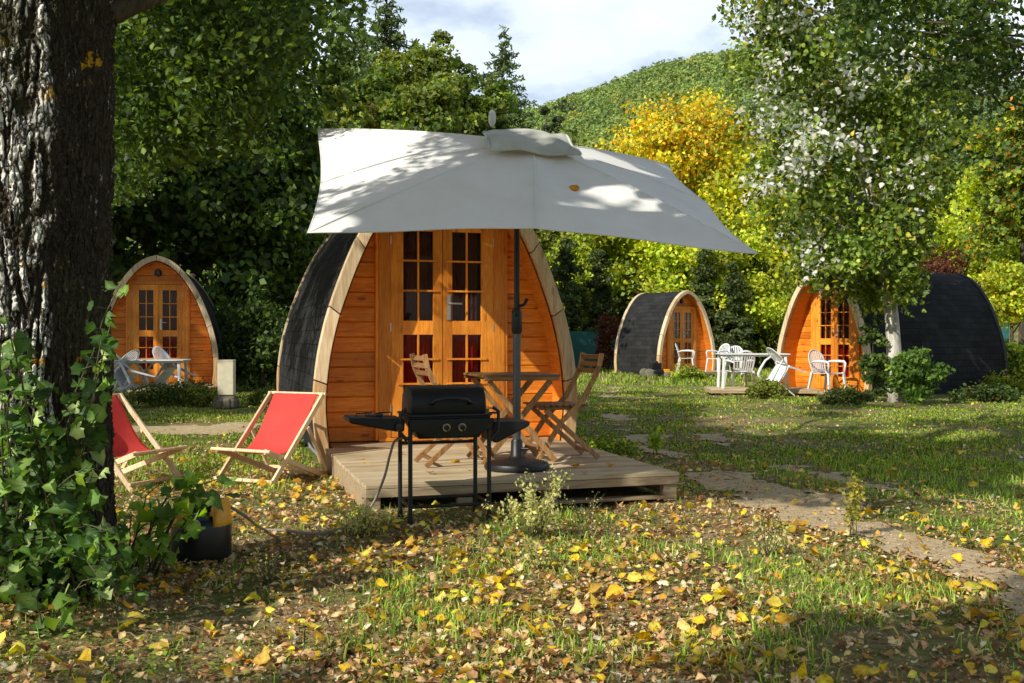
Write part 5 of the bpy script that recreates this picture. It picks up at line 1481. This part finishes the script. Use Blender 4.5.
GP = [((.25, .42, .05), 4), ((.36, .54, .07), 3), ((.13, .21, .04), 2), ((.60, .58, .16), 1.5)]
GP2 = [((.22, .36, .035), 4), ((.36, .50, .05), 3), ((.09, .14, .025), 3), ((.46, .40, .13), 2)]
grass('grass', 'short green grass growing through the fallen leaves', 46000, 2.7, 9.5, .02, .085, .0019, GP, 5, dg)
grass('grass', 'longer green grass of the glade around the pods', 70000, 8.3, 26, .012, .05, .0032, GP2, 6, lambda x, y: np.clip(dg(x, y)*1.1+.02, 0, 1)*np.where(path_d(x, y) > 0, .05, 1), .35, .9)
grass('grass', 'far meadow grass behind the pods', 14000, 25, 60, .05, .18, .004, GP2, 8, lambda x, y: x*0+1, .3)
# low clover-like ground plants
def dcl(x, y):
    return np.clip((vnoise(x, y, .7, 61)-.5)*4, 0, 1)*np.where(path_d(x, y) > 0, 0, 1)
def cover():
    rng = np.random.default_rng(9); x, y = scatter(rng, 34000, 2.8, 15); k = (rng.random(len(x)) < dcl(x, y)) & ~blocked(x, y); x, y = x[k], y[k]; n = len(x)
    P = np.stack([x, y, gzn(x, y)+.012+.03*rng.random(n)], -1)
    up = np.tile([[0, 0, 1.]], (n, 1)); up[:, :2] += rng.normal(0, .3, (n, 2)); up /= np.linalg.norm(up, axis=1, keepdims=True); A = rng.normal(size=(n, 3)); T = np.cross(up, A); T /= np.linalg.norm(T, axis=1, keepdims=True)
    o = leaf_mesh('ground_cover', P, .012+.022*rng.random(n), palette(rng, n, [((.24, .38, .05), 3), ((.34, .48, .07), 2), ((.14, .23, .04), 2)], .2), rng, 'quad', M['grass'], None, fr=(up, T, np.cross(up, T)))
    tag(o, 'patches of tiny green ground plants between the fallen leaves', 'ground cover', None, 'stuff')
cover()
# twigs
def twigs():
    rng = np.random.default_rng(15); b = MB()
    for i in range(260):
        y = 2.8*(10/2.8)**rng.random(); x = (rng.random()*2-1)*(.55*y+.5)
        if blocked(np.array([x]), np.array([y]))[0]: continue
        a = rng.random()*6.28; L = .06+.16*rng.random(); z = gz(x, y)+.012
        b.tube([(x, y, z), (x+L*.5*math.cos(a), y+L*.5*math.sin(a), z+.015*rng.random()), (x+L*math.cos(a+.3), y+L*math.sin(a+.3), z+.03*rng.random())], [.003, .0022, .001], 4)
    tag(b.build('fallen_twigs', M['twig']), 'thin dry twigs lying among the leaves', 'twigs', None, 'stuff')
twigs()

# a few leaves on furniture surfaces: each is a thing
def loose_leaf(label, p, s, col, seed, n=(0, 0, 1), group=None):
    rng = np.random.default_rng(seed); N = Vector(n).normalized()
    root = None; up = np.array([N]); A = rng.normal(size=(1, 3)); T = np.cross(up, A); T /= np.linalg.norm(T)
    o = leaf_mesh('fallen_leaf', np.zeros((1, 3)), np.array([s]), np.array([col]), rng, 'poplar', M['litter'], None, fr=(up, T, np.cross(up, T)), curl=.6)
    o.location = p; tag(o, label, 'leaf', group)
p_ = surf(3, .33, .57, .014)+po_
loose_leaf('orange-yellow leaf caught on the sunny front panel of the parasol', p_, .085, (.75, .36, .02), 3, (0, -.8, .7))
q_ = surf(3, .80, .50, .010)+po_
DL = 'yellow leaves fallen on the wooden terrace'
for i, (px, py, D) in enumerate(((362, 459, 8.0), (400, 454, 8.2), (455, 462, 7.75), (366, 463, 7.7), (585, 474, 7.1), (610, 468, 7.3), (468, 470, 7.3), (430, 474, 7.15), (575, 467, 7.4), (545, 478, 6.95))):
    D = (CAMZ-.203)/((py-HZ)/1000); v = at(px, py, D)
    loose_leaf(['dry yellowish leaf lying flat on the terrace boards', ''][0], (v.x, v.y, .206), .05+.02*(i % 3), ((.75, .50, .05), (.55, .40, .2), (.7, .42, .03))[i % 3], 30+i, group=DL)

# ================================================================ PLANTS
def stems_plant(name, label, loc, stems, leaf_s, pal, seed, shape='lobed', per=7, rr=.006, group=None, cat='plant', spacing=None, droop=.2, petiole=.05, up=.6, face=None):
    """stems: list of point lists (local). leaves alternate along each stem"""
    rng = np.random.default_rng(seed); root = thing(name, label, cat, loc, 0, group)
    b = MB(); P = []; NN = []; 
    for st in stems:
        st = [Vector(p) for p in st]
        b.tube(st, list(np.linspace(rr, rr*.35, len(st))), 5)
        L = sum((st[i+1]-st[i]).length for i in range(len(st)-1)); k = max(2, int(L*per))
        for q in range(k):
            t = (.15+.85*(q+rng.random()*.6)/k); t = min(t, .999); f = t*(len(st)-1); i = int(f); p = st[i].lerp(st[i+1], f-i)
            a = rng.random()*6.28; d = Vector((math.cos(a), math.sin(a), .35*rng.normal()+.1)).normalized(); e = p+d*petiole*(.6+rng.random())+Vector((0, 0, -.3*petiole*rng.random()))
            if petiole > .03: b.tube([p, e], [rr*.3, rr*.2], 3)
            P.append(e); n = Vector((rng.normal()*.45, rng.normal()*.45, up)); 
            if face: n += Vector(face)
            NN.append(n.normalized())
    b.build('stem', M['stem'], root, smooth=True)
    P = np.array(P); NN = np.array(NN); n = len(P); A = rng.normal(size=(n, 3)); T = np.cross(NN, A); T /= np.linalg.norm(T, axis=1, keepdims=True)
    leaf_mesh('leaves', P, leaf_s*(.55+.7*rng.random(n)), palette(rng, n, pal, .22), rng, shape, M['leaf'], root, fr=(NN, T, np.cross(NN, T)), curl=.8)
    return root
def arc(p0, p1, sag=.15, n=6, jit=.03, rng=random):
    p0 = Vector(p0); p1 = Vector(p1); L = (p1-p0).length; out = []
    for i in range(n+1):
        t = i/n; p = p0.lerp(p1, t)+Vector((rng.gauss(0, jit)*t*.5, rng.gauss(0, jit)*t*.5, sag*L*math.sin(math.pi*t*.9)))
        out.append(p)
    return out
SH = [((.10, .20, .035), 4), ((.05, .11, .022), 4), ((.20, .33, .06), 2), ((.42, .54, .20), .8)]
random.seed(12)
# leafy shoots around the trunk
B0 = Vector((-1.98, 4.15, .05)); st = []
def S(px, py, D): return at(px, py, D)-B0
for i in range(38):
    px = random.uniform(-20, 112); py = random.uniform(330, 600); D = random.uniform(3.75, 4.1)
    q = S(px, py, D); base = Vector((random.uniform(-.35, .25), random.uniform(-.1, .2), 0)); st.append(arc(base, q, .12))
for (px, py, D) in ((118, 290, 3.95), (112, 330, 3.95), (105, 345, 3.9), (95, 385, 3.85), (2, 318, 3.6), (-5, 350, 3.6), (52, 388, 3.8), (35, 410, 3.75), (8, 400, 3.7), (25, 455, 3.7), (60, 430, 3.8)):
    st.append(arc(Vector((random.uniform(-.2, .2), 0, 0)), S(px, py, D), .06, 8, .015)); 
stems_plant('climbing_shrub', 'tangle of leafy green shoots climbing around the foot of the old tree', B0, st, .060, SH, 4, 'lobed', 18, .006, cat='shrub', petiole=.045, up=.35, face=(-.25, -.75, 0))
B0 = Vector((-1.9, 4.3, .06)); st = []
for i in range(26):
    px = random.uniform(-10, 130); py = random.uniform(540, 625); D = random.uniform(3.6, 4.1); st.append(arc((random.uniform(-.3, .1), 0, 0), S(px, py, D), .18))
stems_plant('low_shrub', 'low leafy shoots spreading at the base of the old tree trunk', B0, st, .060, SH, 5, 'lobed', 20, .005, cat='shrub', petiole=.04, up=.8, face=(-.1, -.4, 0))
B0 = Vector((-1.72, 4.72, .03)); st = []
for (px, py, D) in ((228, 488, 4.75), (212, 500, 4.7), (196, 484, 4.85), (180, 500, 4.7), (160, 492, 4.75), (172, 520, 4.65), (158, 530, 4.6), (238, 505, 4.7), (145, 505, 4.75), (205, 520, 4.65), (190, 540, 4.6), (135, 520, 4.6), (215, 478, 4.95)):
    st.append(arc((random.uniform(-.15, .05), 0, 0), S(px, py, D), .28))
stems_plant('leafy_sprout', 'bright green sprout with lobed leaves hanging over the gas bottle', B0, st, .085, [((.24, .42, .06), 4), ((.34, .52, .08), 3), ((.14, .25, .045), 2)], 6, 'lobed', 11, .005, cat='plant', petiole=.045, up=.9, face=(-.1, -.3, 0))
B0 = Vector((-1.75, 3.75, .02)); st = [arc((0, 0, 0), S(px, py, D), .3) for (px, py, D) in ((70, 600, 3.75), (90, 590, 3.8), (50, 612, 3.7), (105, 585, 3.8), (30, 600, 3.65))]
stems_plant('leafy_sprout', 'small sprout with a few broad pointed leaves low in the left foreground', B0, st, .095, SH, 7, 'poplar', 7, .004, cat='plant', petiole=.05, up=.9)

def fluffy(name, label, x, y, w, h, n, ls, pal, seed, shape='needle', cat='plant', group=None, nst=22, spread=1.0):
    rng = np.random.default_rng(seed); z = gz(x, y); root = thing(name, label, cat, (x, y, z), 0, group); b = MB(); P = []; D_ = []
    for i in range(nst):
        a = rng.random()*6.28; r_ = w*.5*rng.random()**.6*spread; hh = h*(.45+.55*rng.random())
        tip = Vector((r_*math.cos(a), r_*math.sin(a)*.7, hh)); st = arc((rng.normal()*.02, rng.normal()*.02, 0), tip, .08, 5, .012); b.tube(st, list(np.linspace(.0032, .001, len(st))), 4)
        m = n//nst
        for q in range(m):
            t = (.25+.75*rng.random()**.8)*(len(st)-1)*.999; k = int(t); p = st[k].lerp(st[k+1], t-k); e = Vector(rng.normal(size=3)*.012*(1+ls*20)); P.append(p+e)
    b.build('stem', M['stem'], root, smooth=True)
    P = np.array(P); leaf_mesh('leaves', P, ls*(.6+.8*rng.random(len(P))), palette(rng, len(P), pal, .2), rng, shape, M['leaf'], root)
DRY = [((.56, .56, .20), 4), ((.72, .66, .30), 3), ((.34, .42, .12), 2)]
fluffy('dry_plant', 'pale yellow-green feathery plant in front of the terrace edge', .13, 5.6, .60, .38, 1000, .022, DRY, 1, 'quad')
fluffy('dry_plant', 'small feathery yellowing plant beside the gas hose', -.86, 5.72, .36, .20, 700, .02, DRY, 2, 'quad')
fluffy('dry_plant', 'slender upright yellow sapling standing at the dirt path', 1.95, 5.75, .14, .36, 420, .024, [((.45, .38, .05), 3), ((.28, .30, .06), 3)], 3, 'quad', nst=6)
fluffy('dry_plant', 'thin spindly dry stalks left of the path in the sunlit leaves', 1.35, 5.3, .22, .22, 200, .018, DRY, 4, 'quad', nst=9)
fluffy('seedling', 'little yellow-green seedling right of the terrace', 1.38, 9.6, .22, .30, 60, .07, [((.30, .42, .04), 3)], 5, 'leaf', nst=4)
fluffy('dry_plant', 'low pale dry plant in the middle foreground', .12, 4.9, .20, .18, 260, .018, DRY, 6, 'quad', nst=9)
for i, (x, y, lb) in enumerate(((-1.15, 4.7, 'dead grey twigs sticking up in the shade left of centre'), (.45, 6.2, 'tuft of dry stalks below the terrace front'))):
    fluffy('dry_stalks', lb, x, y, .30, .20, 60, .014, DRY, 20+i, 'quad', nst=12)

def bush(label, x, y, w, h, n, ls, pal, seed, name='bush', group='low bushes near the pods', shape='quad', nclump=26):
    rng = np.random.default_rng(seed); z = gz(x, y)
    tree(name, label, x, y, h*.7, .02, [(0, 0, h*.42, w*.45, w*.32, h*.42), (w*.22, 0, h*.3, w*.28, w*.25, h*.3), (-w*.22, 0, h*.35, w*.28, w*.25, h*.33)], n, ls, pal, group, 'bush', seed, nclump, w*.14+.05, shape, nb=14, low=.05, bark='stem')
bush('green leafy bush growing at the foot of the pale poplar', 7.35, 18.0, 1.05, 1.3, 2800, .085, [((.10, .20, .04), 4), ((.17, .28, .05), 3), ((.26, .38, .06), 1.5)], 1)
bush('slim leafy bush left of the poplar trunk, before the pod arch', 6.72, 18.6, .55, 1.9, 2200, .075, [((.08, .14, .03), 4), ((.14, .20, .04), 3)], 2)
bush('dark brownish bush under the long black roof', 8.9, 18.9, 1.3, .34, 1500, .07, G_DARK+[((.12, .08, .03), 1)], 3)
bush('round low bush in front of the right pod doors', 5.85, 17.4, .85, .34, 2200, .05, [((.10, .15, .03), 3), ((.06, .09, .02), 3), ((.2, .22, .05), 1)], 4)
bush('small olive bush at the corner of the right-hand deck', 4.85, 18.9, .8, .42, 2400, .05, G_OLIVE, 5)
bush('low dry green bush in front of the far left table', -5.75, 16.9, 1.2, .50, 3800, .05, G_OLIVE+G_DARK, 6)
bush('small weedy bush left of the stone footing of the post', -5.15, 16.7, .7, .38, 2200, .045, G_OLIVE, 7)
bush('weedy bush right of the stone footing of the post', -4.15, 16.8, .8, .32, 2400, .04, G_MID+G_OLIVE, 8)
bush('low bush between the far left deck and the big trunk', -6.55, 16.6, .9, .35, 2400, .045, G_OLIVE, 9)
bush('bush by the right back corner of the long black pod', 10.9, 21.5, 1.5, .5, 2200, .07, G_MID+G_YEL, 10)
bush('low sunlit weeds left of the white chairs before the farthest pod', 5.0, 28.5, 1.1, .5, 2200, .06, G_LIME+G_OLIVE, 11)
bush('dark weeds against the side of the large pod', -2.35, 10.6, .7, .35, 2200, .035, G_MID, 12)
# two grassy clumps hiding tree feet
bush('light green weeds at the right foot of the large pod', .95, 9.5, .5, .22, 1500, .03, G_LIME+G_MID, 13)
